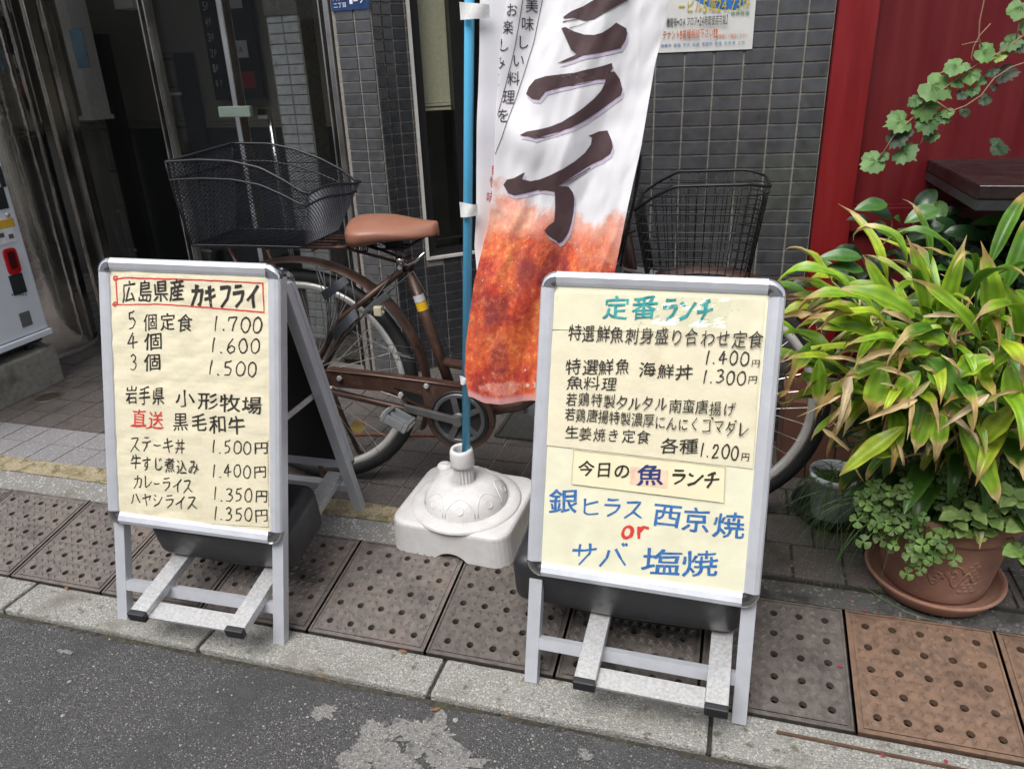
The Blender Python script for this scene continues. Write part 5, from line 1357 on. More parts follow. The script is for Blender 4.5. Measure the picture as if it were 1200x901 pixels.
# ---- front basket: open wires
def fb_plan(k, s):      # s 0..1 round the plan starting at the rear near corner; k 0 rim .. 1 bottom
    xa_, xb_, h_ = .985 + .035*k, 1.295 - .030*k, .130 - .030*k; rc = .055
    pts = [(xa_, -h_), (xb_ - rc, -h_)] + [(xb_ - rc + rc*math.sin(a), -h_ + rc - rc*math.cos(a)) for a in (R(22), R(45), R(68), R(90))] + \
          [(xb_, h_ - rc)] + [(xb_ - rc + rc*math.cos(a), h_ - rc + rc*math.sin(a)) for a in (R(22), R(45), R(68), R(90))] + [(xa_, h_), (xa_, -h_)]
    ln = [0]
    for p, q in zip(pts, pts[1:]): ln.append(ln[-1] + math.hypot(q[0]-p[0], q[1]-p[1]))
    d = s*ln[-1]
    for i in range(len(pts)-1):
        if d <= ln[i+1] + 1e-9:
            f = (d - ln[i])/max(1e-9, ln[i+1]-ln[i]); return pts[i][0] + (pts[i+1][0]-pts[i][0])*f, pts[i][1] + (pts[i+1][1]-pts[i][1])*f
    return pts[-1]
ZB = .700
def rimz(x): return interp([(.985, .890), (1.03, .922), (1.078, .946), (1.25, .950), (1.30, .938)], x)
def fbp(k, s):
    x, y = fb_plan(k, s); zt = rimz(fb_plan(0, s)[0]); return Vector((x, y, zt + (ZB - zt)*k))
fb = MB(); NS = 96
wire_m = mat('black_front_wire', (.026,.026,.028), .28, .7, .15, 60)
for k in (.10, .19, .28, .37, .46, .55, .64, .73, .82, .91, 1.0):
    pts = []
    for i in range(NS):
        p = fbp(0, i/NS); z = .95 - (.95-ZB)*k
        if z < p.z - .004: 
            kk = (p.z - z)/(p.z - ZB); pts.append(fbp(kk, i/NS))
        else: 
            if len(pts) > 1: fb.tube(pts, .0014, 5)
            pts = []
    if len(pts) == NS: fb.tube(pts, .0014, 5, closed=True)
    elif len(pts) > 1: fb.tube(pts, .0014, 5)
for i in range(46): fb.tube([fbp(k/5, i/46) for k in range(6)], .0011, 5)
for i in range(9): 
    x = 1.03 + .028*i; fb.tube([(x, -.1, ZB), (x, .1, ZB)], .0014, 5)
fbo = fb.build('front_basket', wire_m, bike)
mb = MB(); mb.tube([fbp(0, i/NS) for i in range(NS)], .0034, 8, closed=True); mb.build('basket_rim', wire_m, fbo)
mb = MB(); mb.bar((.95, 0, .72), (1.04, 0, .70), .05, .006); mb.tube([(1.02, -.06, .70), (WB, -.055, WR)], .004, 6); mb.tube([(1.02, .06, .70), (WB, .055, WR)], .004, 6); mb.build('basket_stay', galv, fbo)
cab2 = MB()
cab2.tube([bq(560, 420, .03), bq(530, 418, .03), bq(508, 360, .035), bq(484, 318, .045), bq(458, 340, .06), bq(448, 352, .075)], .0026, 8)
cab2.tube([st_top + Vector((-.03, -.03, -.03)), Vector((.22, -.052, .58)), Vector((.08, -.062, .43)), Vector((.01, -.075, WR+.02))], .0024, 8)
cab2.build('brake_cable', black_pl, bike)
bolts = MB()
for p_ in (Vector((0, -.072, WR)), Vector((0, .072, WR)), bq(398, 443, .07), bq(500, 452, .07), bq(470, 462, .07), st_top + Vector((-.01, -.022, -.012))):
    bolts.lathe([(0, .007), (.007, .007), (.0085, .004), (.0085, 0)], 6, M=Matrix.Translation(p_) @ Matrix.Rotation(math.pi/2, 4, 'X'), smooth=False)
bolts.build('bolts', galv, bike)
cab = MB()
for pts, o_ in ((((727, 312), (732, 285), (742, 240), (749, 205), (751, 184), (748, 174), (745, 178), (743, 200), (735, 245)), .10), (((724, 305), (734, 270), (743, 236), (747, 205), (748, 180)), .09), (((745, 270), (735, 274), (724, 279), (710, 290)), .08)):
    cab.tube([bq(x, y, o_) for x, y in pts], .0032, 8)
cab.build('brake_cable', black_pl, bike)

# ------------------------------------------------------------------ vending machine on its concrete block
UF = -.906
def at_u(px, py, u=UF): return hit(px, py, (u, 0, 0), (1, 0, 0))
blk = empty('concrete_block', (UF, .7, ZS), 'grey concrete base block under the vending machine', 'block')
mb = MB(); mb.box(-.62, 0, -.45, .440, -.02, .166, bev=.012); mb.build('block', mat('plinth_concrete', (.25,.24,.215), .9, 0, .25, 40, .5, 140, layers=[((.12,.115,.10), 8, .54, .7, 'n'), ((.40,.385,.35), 60, .66, .74, 'n')]), blk)
vm = empty('vending_machine', (UF, .7, ZS + .166), 'white vending machine with red coin return cut by the left edge', 'vending machine')
vmw = mat('white_enamel', (.70,.74,.80), .3, 0, .04, 10)
mb = MB(); mb.box(-.62, -.012, -.45, .440, .075, 1.62, bev=.008); mb.build('body', vmw, vm)
mb = MB(); mb.box(-.60, -.05, -.43, .425, .02, .08); 
for y in (-.4, .36): mb.lathe([(.018, 0), (.018, .03), (.01, .03), (.01, .07)], 12, M=Matrix.Translation((-.06, y, 0)))
mb.build('underside', mat('vm_dark', (.02,.02,.022), .6), vm)
mb = MB(); mb.box(-.05, .002, -.452, .442, .048, .072, bev=.003); mb.build('kick_rail', vmw, vm)
def vloc(px, py): q = at_u(px, py); return q.y - .7, q.z - ZS - .166
def panel(name, pts, m_, th=.004, y=0.):
    ys = [vloc(*p)[0] for p in pts]; zs = [vloc(*p)[1] for p in pts]
    mb = MB(); mb.box(-.012 + y, -.012 + y + th, min(ys), max(ys), min(zs), max(zs), bev=.0015); return mb.build(name, m_, vm)
vb = mat('vm_black', (.03,.032,.036), .35, .1, .2, 60)
panel('button_panel', [(-3, 196), (10, 219)], vb); panel('bill_slot', [(-6, 221), (13, 244)], vb)
panel('warning_sticker', [(-4, 260), (20, 265)], mat('vm_yellow', (.68,.42,.04), .5)); 
wl = panel('notice_sticker', [(-6, 270), (22, 283)], mat('vm_label', (.76,.77,.78), .5), .003)
ly, lz = vloc(11, 252); mb = MB(); mb.lathe([(0, .006), (.008, .006), (.010, 0)], 16, M=Matrix.Translation((-.010, ly, lz)) @ Matrix.Rotation(math.pi/2, 4, 'Y')); mb.build('lock', galv, vm)
def rrect(y0, y1, z0, z1, r_, x0, x1):
    mb = MB(); pts = []
    for cx, cz, a0 in ((y1-r_, z1-r_, 0), (y0+r_, z1-r_, 90), (y0+r_, z0+r_, 180), (y1-r_, z0+r_, 270)):
        pts += [(cx + r_*math.cos(R(a0+15*k)), cz + r_*math.sin(R(a0+15*k))) for k in range(7)]
    n = len(pts); mb.add([(x0, a, b) for a, b in pts] + [(x1, a, b) for a, b in pts], [tuple(range(n)), tuple(range(2*n-1, n-1, -1))] + [(i, (i+1) % n, n+(i+1) % n, n+i) for i in range(n)]); return mb
(ya, za_), (yb_, zb2) = vloc(4, 293), vloc(27, 319)
crt = rrect(min(ya, yb_), max(ya, yb_), zb2, za_, .018, -.012, -.002).build('coin_return', mat('red_plastic', (.42,.008,.012), .25), vm)
rrect(min(ya, yb_)+.012, max(ya, yb_)-.012, zb2 + .022, za_ - .012, .010, -.0022, -.0008).build('cup', mat('dark_red_plastic', (.07,.004,.006), .3), crt)
panel('keypad', [(12, 324), (34, 342)], vb, .005); panel('rating_plate', [(24, 368), (41, 380)], mat('vm_grey', (.12,.125,.13), .5), .003)
# tiny printed lines under the keypad and pictograms
mb = MB()
for k in range(6):
    y_, z_ = vloc(17 + 3.2*k, 345.5); mb.box(-.0118, -.0112, y_ - .004, y_ + .003, z_ - .003, z_ + .003)
for k, (px, py) in enumerate(((4, 276), (15, 277))):
    y_, z_ = vloc(px, py); mb.box(-.0086, -.0080, y_ - .011, y_ + .011, z_ - .009, z_ + .009)
mb.build('printed_marks', mat('vm_print', (.10,.10,.11), .5), vm)

# ------------------------------------------------------------------ small things on the pavement
c = at_z(57, 465); dr_ = empty('floor_drain', (c.x, c.y, ZS), 'round dark floor drain in the pavers by the concrete block', 'drain')
mb = MB(); mb.lathe([(0, .0022), (.048, .0022), (.050, .0015)], 40); mb.lathe([(.050, .0012), (.052, .0035), (.058, .0035), (.060, .0005)], 40, 1)
for k in range(-3, 4): mb.box(-.034 + abs(k)*.004, .034 - abs(k)*.004, k*.011 - .002, k*.011 + .002, .0022, .0036)
mb.build('grille', [mat('drain_brass', (.075,.062,.050), .5, .4, .3, 60), mat('drain_ring', (.12,.105,.09), .5, .4)], dr_)
# diamond-plate drain grate behind the flag base
q = [at_z(x, y, ZS + .003) for x, y in ((597, 484), (663, 488), (661, 516), (584, 507))]
gt = empty('metal_grate', (q[0] + q[2])/2, 'dark patterned metal drain plate in the pavement behind the flag base', 'grate')
mb = MB(); o_ = gt.location
u0_, u1_, v0_, v1_ = 1.17, 1.44, .985, 1.20
mb.box(u0_ - o_.x, u1_ - o_.x, v0_ - o_.y, v1_ - o_.y, -.006, .002)
for k in range(-30, 60):
    for d in (1, -1):
        a = Vector((u0_ + .017*k, v0_, 0)); b = a + Vector((d*.215, .215, 0))
        pts = [a.lerp(b, i/24) for i in range(25)]; pts = [p for p in pts if u0_ + .012 < p.x < u1_ - .012 and v0_ + .012 < p.y < v1_ - .012]
        if len(pts) > 1: mb.bar(pts[0] - o_ + Vector((0, 0, .003)), pts[-1] - o_ + Vector((0, 0, .003)), .003, .003)
for (a, b) in (((u0_, v0_), (u1_, v0_)), ((u1_, v0_), (u1_, v1_)), ((u1_, v1_), (u0_, v1_)), ((u0_, v1_), (u0_, v0_))):
    mb.bar(Vector((*a, 0)) - Vector((o_.x, o_.y, -.004)), Vector((*b, 0)) - Vector((o_.x, o_.y, -.004)), .012, .008)
mb.build('plate', mat('grate_iron', (.085,.082,.078), .5, .5, .3, 60), gt)
# rusty reinforcing rod lying on the pavers behind the rear wheel
A_, B_ = at_z(412, 509, ZS + .006), at_z(548, 510.5, ZS + .006); rod = empty('rusty_rod', A_, 'thin rusty steel rod lying on the pavers behind the bicycle chain case', 'rod')
mb = MB(); d_ = B_ - A_; n_ = 90; mb.tube([d_*(k/n_) for k in range(n_+1)], [.0042 + .0012*(k % 2) for k in range(n_+1)], 8); mb.build('rod', mat('rust', (.20,.062,.028), .85, .1, .35, 90), rod)
# a yellow leaf caught at the wheel, and leaf litter along the kerb
leaf_y = mat('yellow_leaf', (.55,.40,.11), .6, 0, .2, 40); litter_m = mat('brown_litter', (.22,.11,.045), .7, 0, .4, 20)
def flat_leaf(name, pos, L, W, rz, m_, lab, tilt=0., grp=None):
    t = empty(name, Matrix.Translation(pos) @ Matrix.Rotation(rz, 4, 'Z') @ Matrix.Rotation(tilt, 4, 'X'), lab, 'leaf', grp)
    mb = MB()
    def fn(s, tt):
        w_ = W*math.sin(math.pi*min(.98, s*.96 + .03))**.7; return (L*(s-.5), w_*(tt-.5), .15*W*abs(tt-.5) + .12*L*(s-.5)**2 + .001)
    mb.grid(fn, 12, 6); mb.build('blade', m_, t)
yl = at_v(420, 499, .66); flat_leaf('fallen_leaf', yl, .050, .044, R(30), leaf_y, 'yellow fallen leaf caught in the spokes of the rear wheel', R(75))
lit_places = [(377, 792, .030, 'dry brown leaf scrap at the kerb edge left of the white flag base'), (511, 744+88, .020, 'small orange leaf scrap beside the kerb joint'), (561, 832, .012, 'tiny orange leaf scrap on the asphalt right of the kerb joint'), (597, 838, .010, 'tiny yellow leaf scrap on the asphalt below the right menu board'), (472, 764, .022, 'dry leaf scrap lying against the drain cover edge above the kerb'), (78, 690, .018, 'dry leaf scrap by the left kerb joint')]
for k, (px, py, L_, lab) in enumerate(lit_places):
    p = at_z(px, py, -.001 if py < 780 or px == 472 else -.0195); p.z += .002
    flat_leaf('leaf_scrap', p, L_, L_*.45, rnd.uniform(-.6, .6), litter_m if k % 3 else mat('orange_litter', (.40,.17,.04), .7, 0, .3, 30), lab)
# grit on the asphalt
mb = MB()
for _ in range(420):
    x, y = rnd.uniform(-.2, 3.2), -.118 - abs(rnd.gauss(0, .09)) - (rnd.random()**2)*.25; s_ = rnd.uniform(.0012, .0034)*(1 if rnd.random() > .06 else 2.2)
    pts = [(x + s_*math.cos(a)*rnd.uniform(.7, 1.2), y + s_*math.sin(a)*rnd.uniform(.7, 1.2), -.0208) for a in (0, 1.25, 2.5, 3.8, 5)]
    mb.add(pts + [(x, y, -.0208 + s_*.7)], [(i, (i+1) % 5, 5) for i in range(5)])
g_ = mb.build('road_grit', mat('pale_grit', (.34,.33,.31), .85, 0, .5, 200)); g_['kind'] = 'stuff'; g_['label'] = 'pale grit scattered on the asphalt by the kerb'; g_['category'] = 'grit'
# ------------------------------------------------------------------ plants
def leaf_mat(name, rough=.38, trl=.22, vary=.25, scale=30, spec=.5):
    M = bpy.data.materials.new(name); M.use_nodes = True; N, Lk = M.node_tree.nodes, M.node_tree.links
    b = N['Principled BSDF']; b.inputs['Roughness'].default_value = rough; b.inputs['Specular IOR Level'].default_value = spec
    at = N.new('ShaderNodeAttribute'); at.attribute_name = 'tone'
    tc = N.new('ShaderNodeTexCoord'); n1 = N.new('ShaderNodeTexNoise'); n1.inputs['Scale'].default_value = scale; n1.inputs['Detail'].default_value = 4
    Lk.new(tc.outputs['Object'], n1.inputs['Vector'])
    r = N.new('ShaderNodeMapRange'); r.inputs[1].default_value = .3; r.inputs[2].default_value = .7; r.inputs[3].default_value = 1-vary; r.inputs[4].default_value = 1+vary
    Lk.new(n1.outputs[0], r.inputs[0])
    mx = N.new('ShaderNodeMix'); mx.data_type = 'RGBA'; mx.blend_type = 'MULTIPLY'; mx.inputs[0].default_value = 1
    Lk.new(at.outputs['Color'], mx.inputs[6]); Lk.new(r.outputs[0], mx.inputs[7]); Lk.new(mx.outputs[2], b.inputs['Base Color'])
    t = N.new('ShaderNodeBsdfTranslucent'); Lk.new(mx.outputs[2], t.inputs[0])
    ms = N.new('ShaderNodeMixShader'); ms.inputs[0].default_value = trl
    Lk.new(b.outputs[0], ms.inputs[1]); Lk.new(t.outputs[0], ms.inputs[2]); Lk.new(ms.outputs[0], N['Material Output'].inputs['Surface'])
    return M
lm_gloss = leaf_mat('broad_leaf', .36); lm_dark = leaf_mat('glossy_dark_leaf', .28, .08); lm_soft = leaf_mat('soft_leaf', .55, .25); lm_grass = leaf_mat('grass_blade', .45, .2)
def lerp3(a, b, k): return tuple(a[i] + (b[i]-a[i])*k for i in range(3))
def leaf(mb, col, base, d, up, L, W, droop=.5, fold=.25, wave=.12, c0=(.10,.21,.03), c1=(.24,.34,.05), brown=0., cb=(.40,.25,.13), curl=0., peak=.42, n=12, m_=4, seed=0.):
    d = Vector(d).normalized(); up = Vector(up); side = d.cross(up).normalized(); nrm = side.cross(d).normalized()
    p = Vector(base); dirv = d.copy(); pts = []
    for i in range(n+1):
        s = i/n; w_ = W*(math.sin(math.pi*min(1, s)**(math.log(.5)/math.log(peak))))**.85 if 0 < s < 1 else 0
        w_ = max(w_, .0015) if s > .05 else max(w_, .0025)
        dry = brown > 0 and s > 1-brown
        if dry: w_ *= .62 - .25*((s-1+brown)/brown)
        nn = side.cross(dirv).normalized()
        for j in range(m_+1):
            q = (j/m_ - .5)*2
            h = fold*w_/2*abs(q) + wave*w_*(abs(q)**1.5)*math.sin(s*15 + seed*9 + (2 if q > 0 else 0))
            if dry: h += .5*w_*abs(q)
            mb.v.append(p + side*(w_/2*q) + nn*h); 
            e = abs(q)
            c = lerp3(c0, c1, min(1, .25*e + .75*max(0, e-.55)*1.6 + .25*s))
            if j == m_//2: c = lerp3(c, c1, .55)
            elif m_ > 4: c = tuple(x*(1.10 if j % 2 else .90)*(1 + .18*noise.noise(Vector((seed*5 + s*9, q*4, 1)))) for x in c)
            if brown > 0:
                k = (s - (1-brown)*(.93 - .12*e + .08*noise.noise(Vector((seed*7, s*6, q*2)))))/.09
                k = max(0, min(1, k)); 
                if k > 0: c = lerp3(c, (.36,.34,.06), min(1, k*1.6)) if k < .5 else lerp3((.36,.34,.06), cb, (k-.5)*2)
            col.append(c)
        step = L/n; ang = droop/n*(.5 + 1.4*s) + (curl/n*4*((s-1+brown)/max(.05, brown)) if dry else 0)
        dirv = (Matrix.Rotation(-ang, 3, side) @ dirv); p = p + dirv*step
    o = len(mb.v) - (n+1)*(m_+1)
    for i in range(n):
        for j in range(m_): mb.f.append([o+i*(m_+1)+j, o+i*(m_+1)+j+1, o+(i+1)*(m_+1)+j+1, o+(i+1)*(m_+1)+j]); mb.mi.append(0); mb.sm.append(True)
    return p

terra = mat('terracotta', (.29,.150,.105), .85, 0, .14, 14, .25, 200, layers=[((.37,.25,.19), 6, .56, .78, 'n'), ((.17,.085,.06), 9, .62, .8, 'n'), ((.42,.33,.27), 50, .68, .76, 'n')])
soil = mat('soil', (.035,.025,.018), .95, 0, .5, 60, 1, 90, bdist=.01)
A_, B_ = at_z(1012, 652, .10), at_z(1180, 694, .10)
pc_ = (A_ + B_)/2; sr = (B_ - A_).length/2 * .985
sau = empty('pot_saucer', (pc_.x, pc_.y, .073), 'wide terracotta saucer under the big terracotta pot', 'saucer')
mb = MB(); mb.lathe([(0, 0), (sr*.78, 0), (sr*.86, .006), (sr, .040), (sr*1.01, .046), (sr*.975, .048), (sr*.93, .040), (sr*.82, .014), (0, .012)], 64)
mb.build('dish', terra, sau).matrix_local = Matrix.Rotation(R(1.0), 4, 'X')
pot = empty('terracotta_pot', (pc_.x + .004, pc_.y + .012, .086), 'large terracotta pot with faint relief decoration holding the broad leaved plant', 'plant pot')
pr, ph2 = sr*.98, .235
mb = MB(); mb.lathe([(0, 0), (pr*.74, 0), (pr*.77, .008), (pr*.80, .030), (pr*.885, .115), (pr*.955, .176), (pr*.975, .184), (pr*1.01, .186), (pr*1.045, .194), (pr*1.05, .222), (pr*1.03, ph2), (pr*.96, ph2), (pr*.93, .222), (pr*.90, .19), (0, .19)], 72); pbody = mb.build('pot_body', terra, pot)
mb = MB(); mb.lathe([(0, .205), (pr*.92, .203)], 40); mb.build('soil', soil, pot)
def on_pot(az, z, off=0.):
    r_ = interp([(.0, pr*.77), (.03, pr*.80), (.115, pr*.885), (.176, pr*.955)], z) + off
    return Vector((r_*math.cos(az), r_*math.sin(az), z))
mb = MB(); az0 = math.atan2(CAM.y - pc_.y, CAM.x - pc_.x) + .62        # relief: a bunch of grapes, scroll stems and a leaf
for i in range(5):
    for j in range(5 - abs(i-2)//1):
        c = on_pot(az0 + .055*(i-2), .050 + .022*j + .011*(i % 2), -.004)
        mb.lathe([(.0105*math.sin(a*math.pi/12), .0105*math.cos(a*math.pi/12)*.5) for a in range(7)], 10, M=Matrix.Translation(c) @ Vector((math.cos(az0), math.sin(az0), 0)).to_track_quat('Z', 'Y').to_matrix().to_4x4())
def scroll(a0, zc, r0, turns, sgn):
    return [on_pot(a0 + sgn*(r0*(1-k/30))*math.cos(k/30*turns*6.28)/pr, zc + r0*(1-k/30)*math.sin(k/30*turns*6.28), .0005) for k in range(31)]
for a_, zc, r0 in ((az0-.32, .105, .026), (az0-.58, .085, .020), (az0-.74, .11, .016)): mb.tube(scroll(a_, zc, r0, 1.5, 1), .0028, 6)
mb.tube([on_pot(az0 - .85 + .03*k, .085 + .022*math.sin(k*.55), .0) for k in range(30)], .0030, 6)
mb.build('relief', terra, pot)
# broad leaved plant
plant = empty('broad_leaf_plant', (pc_.x, pc_.y, .28), 'bushy plant of broad bright green leaves with withered brown tips', 'plant')
PO = Vector((pc_.x, pc_.y, .28))
mb, col = MB(), []; st = MB()
def green():
    k = rnd.random()
    if k < .30: return (.045,.135,.012), (.13,.27,.025)
    if k < .70: return (.13,.31,.018), (.34,.49,.03)
    return (.26,.41,.022), (.50,.56,.05)
TIPC = ((.48,.34,.14), (.55,.43,.21), (.38,.25,.09), (.43,.31,.15))
rp = random.Random(23)
tips = [((955, 350), .42), ((940, 395), .36), ((975, 330), .55), ((1000, 350), .38), ((1010, 395), .28), ((1040, 330), .50), ((1062, 310), .42), ((1050, 395), .26), ((1085, 345), .36), ((1105, 395), .25),
        ((1120, 325), .45), ((1142, 320), .36), ((1150, 390), .26), ((1178, 340), .42), ((1190, 400), .30), ((1210, 360), .50), ((1230, 395), .34), ((960, 430), .40), ((1000, 450), .27), ((1060, 455), .22), ((1115, 455), .22), ((1165, 465), .23), ((1215, 460), .30), ((1250, 420), .42), ((1090, 310), .58), ((1160, 310), .6), ((1015, 345), .62), ((1270, 380), .5), ((985, 480), .36), ((1190, 500), .27), ((1030, 370), .34), ((1130, 360), .32), ((1075, 420), .24)]
for k, ((tx, ty), tv) in enumerate(tips):
    tip = at_v(tx, ty, tv) - PO; a = rp.uniform(0, 6.28); base = Vector((.10*math.cos(a)*rp.random(), .10*math.sin(a)*rp.random(), 0))
    horiz = Vector((tip.x, tip.y, 0)); out = (horiz - Vector((base.x, base.y, 0)))
    mid = base.lerp(tip, .5) + Vector((0, 0, .08)) - out*.2
    cv = [base*(1-q)**2 + mid*2*q*(1-q) + tip*q*q for q in [i/10 for i in range(11)]]
    st.tube(cv, [.0055*(1-.6*i/10) for i in range(11)], 6)
    oh = out.normalized() if out.length > .02 else Vector((0, -1, 0))
    nl = 8
    for i in range(nl):
        q = .36 + .64*(i/(nl-1)); p = base*(1-q)**2 + mid*2*q*(1-q) + tip*q*q
        tang = ((mid - base)*(1-q) + (tip - mid)*q).normalized()
        sd = 1 if i % 2 else -1; sidev = tang.cross(Vector((0, 0, 1)))
        sidev = sidev.normalized() if sidev.length > .1 else Vector((1, 0, 0))
        d = tang*rp.uniform(.5, 1.0) + sidev*sd*rp.uniform(.35, .9) + oh*rp.uniform(.1, .5) + Vector((rp.uniform(-.2, .2), rp.uniform(-.35, .1), rp.uniform(.0, .55)))
        if i == nl-1: d = tang + Vector((rp.uniform(-.35, .35), rp.uniform(-.3, .1), .3))
        L_ = rp.uniform(.13, .23); c0, c1 = green(); br = rp.choice((.05, .10, .16, .22, .30, .38))
        leaf(mb, col, p, d, Vector((0, -.25, 1)), L_, L_*rp.uniform(.125, .19), rp.uniform(.6, 2.3), rp.uniform(.25, .75), rp.uniform(.05, .16), c0, c1, br, rp.choice(TIPC), rp.uniform(-.4, 2.0), seed=rp.uniform(0, 9), m_=8)
for _ in range(150):     # darker leaves deep inside and low down
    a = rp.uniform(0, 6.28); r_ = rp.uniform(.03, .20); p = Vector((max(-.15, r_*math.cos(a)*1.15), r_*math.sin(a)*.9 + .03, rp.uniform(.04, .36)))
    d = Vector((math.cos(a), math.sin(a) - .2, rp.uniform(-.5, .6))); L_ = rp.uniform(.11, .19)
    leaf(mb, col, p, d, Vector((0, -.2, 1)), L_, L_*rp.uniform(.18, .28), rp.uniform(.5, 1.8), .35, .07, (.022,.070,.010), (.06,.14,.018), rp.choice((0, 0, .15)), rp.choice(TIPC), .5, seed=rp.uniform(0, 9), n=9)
# individual blades that mark the outline in the photograph: base px, tip px, width, brown
def blade(bp_, tp_, v0, v1, W, brown=.12, droop=.4, bright=1):
    a, b = at_v(*bp_, v0) - PO, at_v(*tp_, v1) - PO; d = b - a; L_ = d.length*1.03
    dd = d.normalized(); upv = (CAM - PO - a).normalized()*.55 + Vector((0, 0, .6)); sdv = dd.cross(upv).normalized()
    d0 = Matrix.Rotation(droop*.45, 3, sdv) @ dd
    c0, c1 = ((.125,.28,.018), (.32,.45,.03)) if bright == 1 else (((.24,.37,.025), (.46,.52,.06)) if bright == 2 else ((.055,.15,.015), (.14,.27,.025)))
    leaf(mb, col, a, d0, upv, L_, W*.92, droop, .45, .09, c0, c1, brown, rp.choice(TIPC), .8, seed=rp.uniform(0, 9), n=16, m_=8)
for args in [((1085, 375), (1064, 278), .36, .34, .036, .14), ((1100, 385), (1132, 278), .36, .36, .036, .14), ((1165, 400), (1151, 285), .30, .30, .046, .16), ((1205, 400), (1157, 315), .34, .34, .034, .05),
        ((1150, 400), (1062, 322), .25, .24, .034, .20, .7), ((1072, 372), (984, 337), .27, .26, .050, .06, .7), ((1045, 372), (1012, 300), .42, .42, .038, .08), ((1020, 390), (982, 352), .26, .25, .040, .1),
        ((1015, 392), (940, 372), .25, .24, .040, .3, 1.0), ((1030, 395), (955, 385), .24, .22, .034, .1, .9), ((985, 345), (922, 325), .42, .40, .026, .4), ((995, 360), (925, 345), .42, .40, .034, .12), ((960, 420), (958, 480), .28, .26, .034, .25), ((955, 440), (930, 450), .34, .33, .03, .5),
        ((1035, 425), (980, 455), .22, .20, .036, .4, .6), ((1035, 430), (1020, 490), .20, .18, .050, .35, .5), ((1078, 435), (1045, 478), .19, .18, .042, .30, .6), ((1085, 420), (1130, 478), .20, .18, .070, .02, .4, 0), ((1060, 500), (985, 556), .20, .17, .040, .02, .2, 2),
        ((1090, 470), (1072, 532), .20, .17, .040, .2, .5), ((1105, 480), (1095, 545), .18, .16, .034, .45, .5), ((1125, 500), (1170, 590), .22, .17, .050, .12, .4), ((1060, 530), (1020, 536), .22, .18, .034, .18), ((1150, 440), (1195, 405), .22, .2, .036, .12), ((1180, 430), (1188, 490), .2, .18, .04, .4, .6),
        ((1120, 440), (1165, 420), .2, .19, .05, .05, .6), ((1110, 400), (1060, 395), .22, .21, .05, .05, .9), ((1055, 400), (1030, 412), .2, .19, .035, .3), ((1090, 410), (1050, 420), .2, .18, .04, .35, .8), ((1170, 480), (1120, 470), .2, .18, .05, .04, .7, 0), ((1190, 340), (1215, 380), .36, .36, .04, .15, .7), ((1140, 460), (1105, 495), .2, .18, .05, .3, .7),
        ((1000, 470), (960, 545), .24, .2, .022, .75, .3), ((1150, 520), (1200, 470), .2, .2, .045, .1, .5, 2)]:
    blade(*args)
for _ in range(62):        # withered curled tips and strips
    tx, ty = rp.uniform(925, 1215), rp.uniform(320, 540); q = at_v(tx, ty, .44 - .27*math.exp(-((ty-460)/90)**2) - rp.random()*.04) - PO
    d = Vector((rp.gauss(0, .7) - (.5 if tx < 990 else 0), rp.uniform(-.6, .1), rp.uniform(-.9, .5))); L_ = rp.uniform(.05, .12)
    c_ = rp.choice(((.44,.31,.15), (.54,.41,.22), (.33,.21,.09), (.58,.47,.30)))
    leaf(mb, col, q, d, Vector((rp.uniform(-.5, .5), -.6, .6)), L_, L_*rp.uniform(.08, .20), rp.uniform(-.8, 2.6), .9, .25, (.26,.30,.05) if rp.random() < .4 else c_, c_, .72, c_, rp.uniform(.5, 2.2), seed=rp.uniform(0, 9))
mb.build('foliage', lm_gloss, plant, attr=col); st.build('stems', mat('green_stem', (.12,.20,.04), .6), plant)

# clover spilling over the left of the rim, mint at the right
def small_clump(name, label, places, kind, c0s, mat_):
    t = empty(name, (pc_.x, pc_.y, .28), label, 'plant'); mb, col, stm = MB(), [], MB()
    root = Vector((0, 0, -.02))
    for (p, sz, n_) in places:
        q = p - PO; c0 = rnd.choice(c0s); c1 = lerp3(c0, (.35,.45,.10), .35)
        rt = Vector((q.x*.72 + rnd.uniform(-.02, .02), q.y*.72 + rnd.uniform(0, .05), -.02 + rnd.uniform(-.01, .01)))
        mdl = rt.lerp(q, .6) + Vector((0, 0, .025)); stm.tube([rt, mdl, q], .0011 if kind == 'clover' else .0018, 5)
        if kind == 'clover':
            tilt = Vector((rnd.uniform(-.4, .4), -.75 + rnd.uniform(-.3, .3), .75)).normalized(); a0 = rnd.uniform(0, 6)
            u = tilt.orthogonal().normalized(); w_ = tilt.cross(u)
            for k in range(3):
                a = a0 + 2.094*k; d = u*math.cos(a) + w_*math.sin(a)
                leaf(mb, col, q, d, tilt, sz, sz*1.12, .3, -.25, 0, c0, c1, peak=.66, n=6, m_=4)
        else:
            for k in range(n_):
                a = rnd.uniform(0, .6) + 6.283*k/n_; d = Vector((math.cos(a), math.sin(a)*.7 - .25, rnd.uniform(.0, .35)))
                leaf(mb, col, q + Vector((0, 0, rnd.uniform(-.012, .012))), d, Vector((0, -.45, 1)), sz*rnd.uniform(.75, 1.1), sz*.72, .7, .2, .10, c0, c1, peak=.40, n=8, m_=6, seed=rnd.uniform(0, 9))
    mb.build('foliage', mat_, t, attr=col); stm.build('stems', mat('thin_green_stem', (.14,.24,.06), .6), t); return t
cl = []
for _ in range(88):
    k = rnd.random()
    if k < .72: px, py = rnd.gauss(1030, 22), rnd.gauss(592, 20); v = pc_.y - sr*1.02 - rnd.uniform(0, .05)
    else: px, py = rnd.gauss(1078, 16), rnd.gauss(632, 20); v = pc_.y - sr*1.04 - rnd.uniform(0, .03)
    if px > 1120 or px < 1004 or py < 560: continue
    cl.append((at_v(px, min(py, 668), v), rnd.uniform(.012, .020), 3))
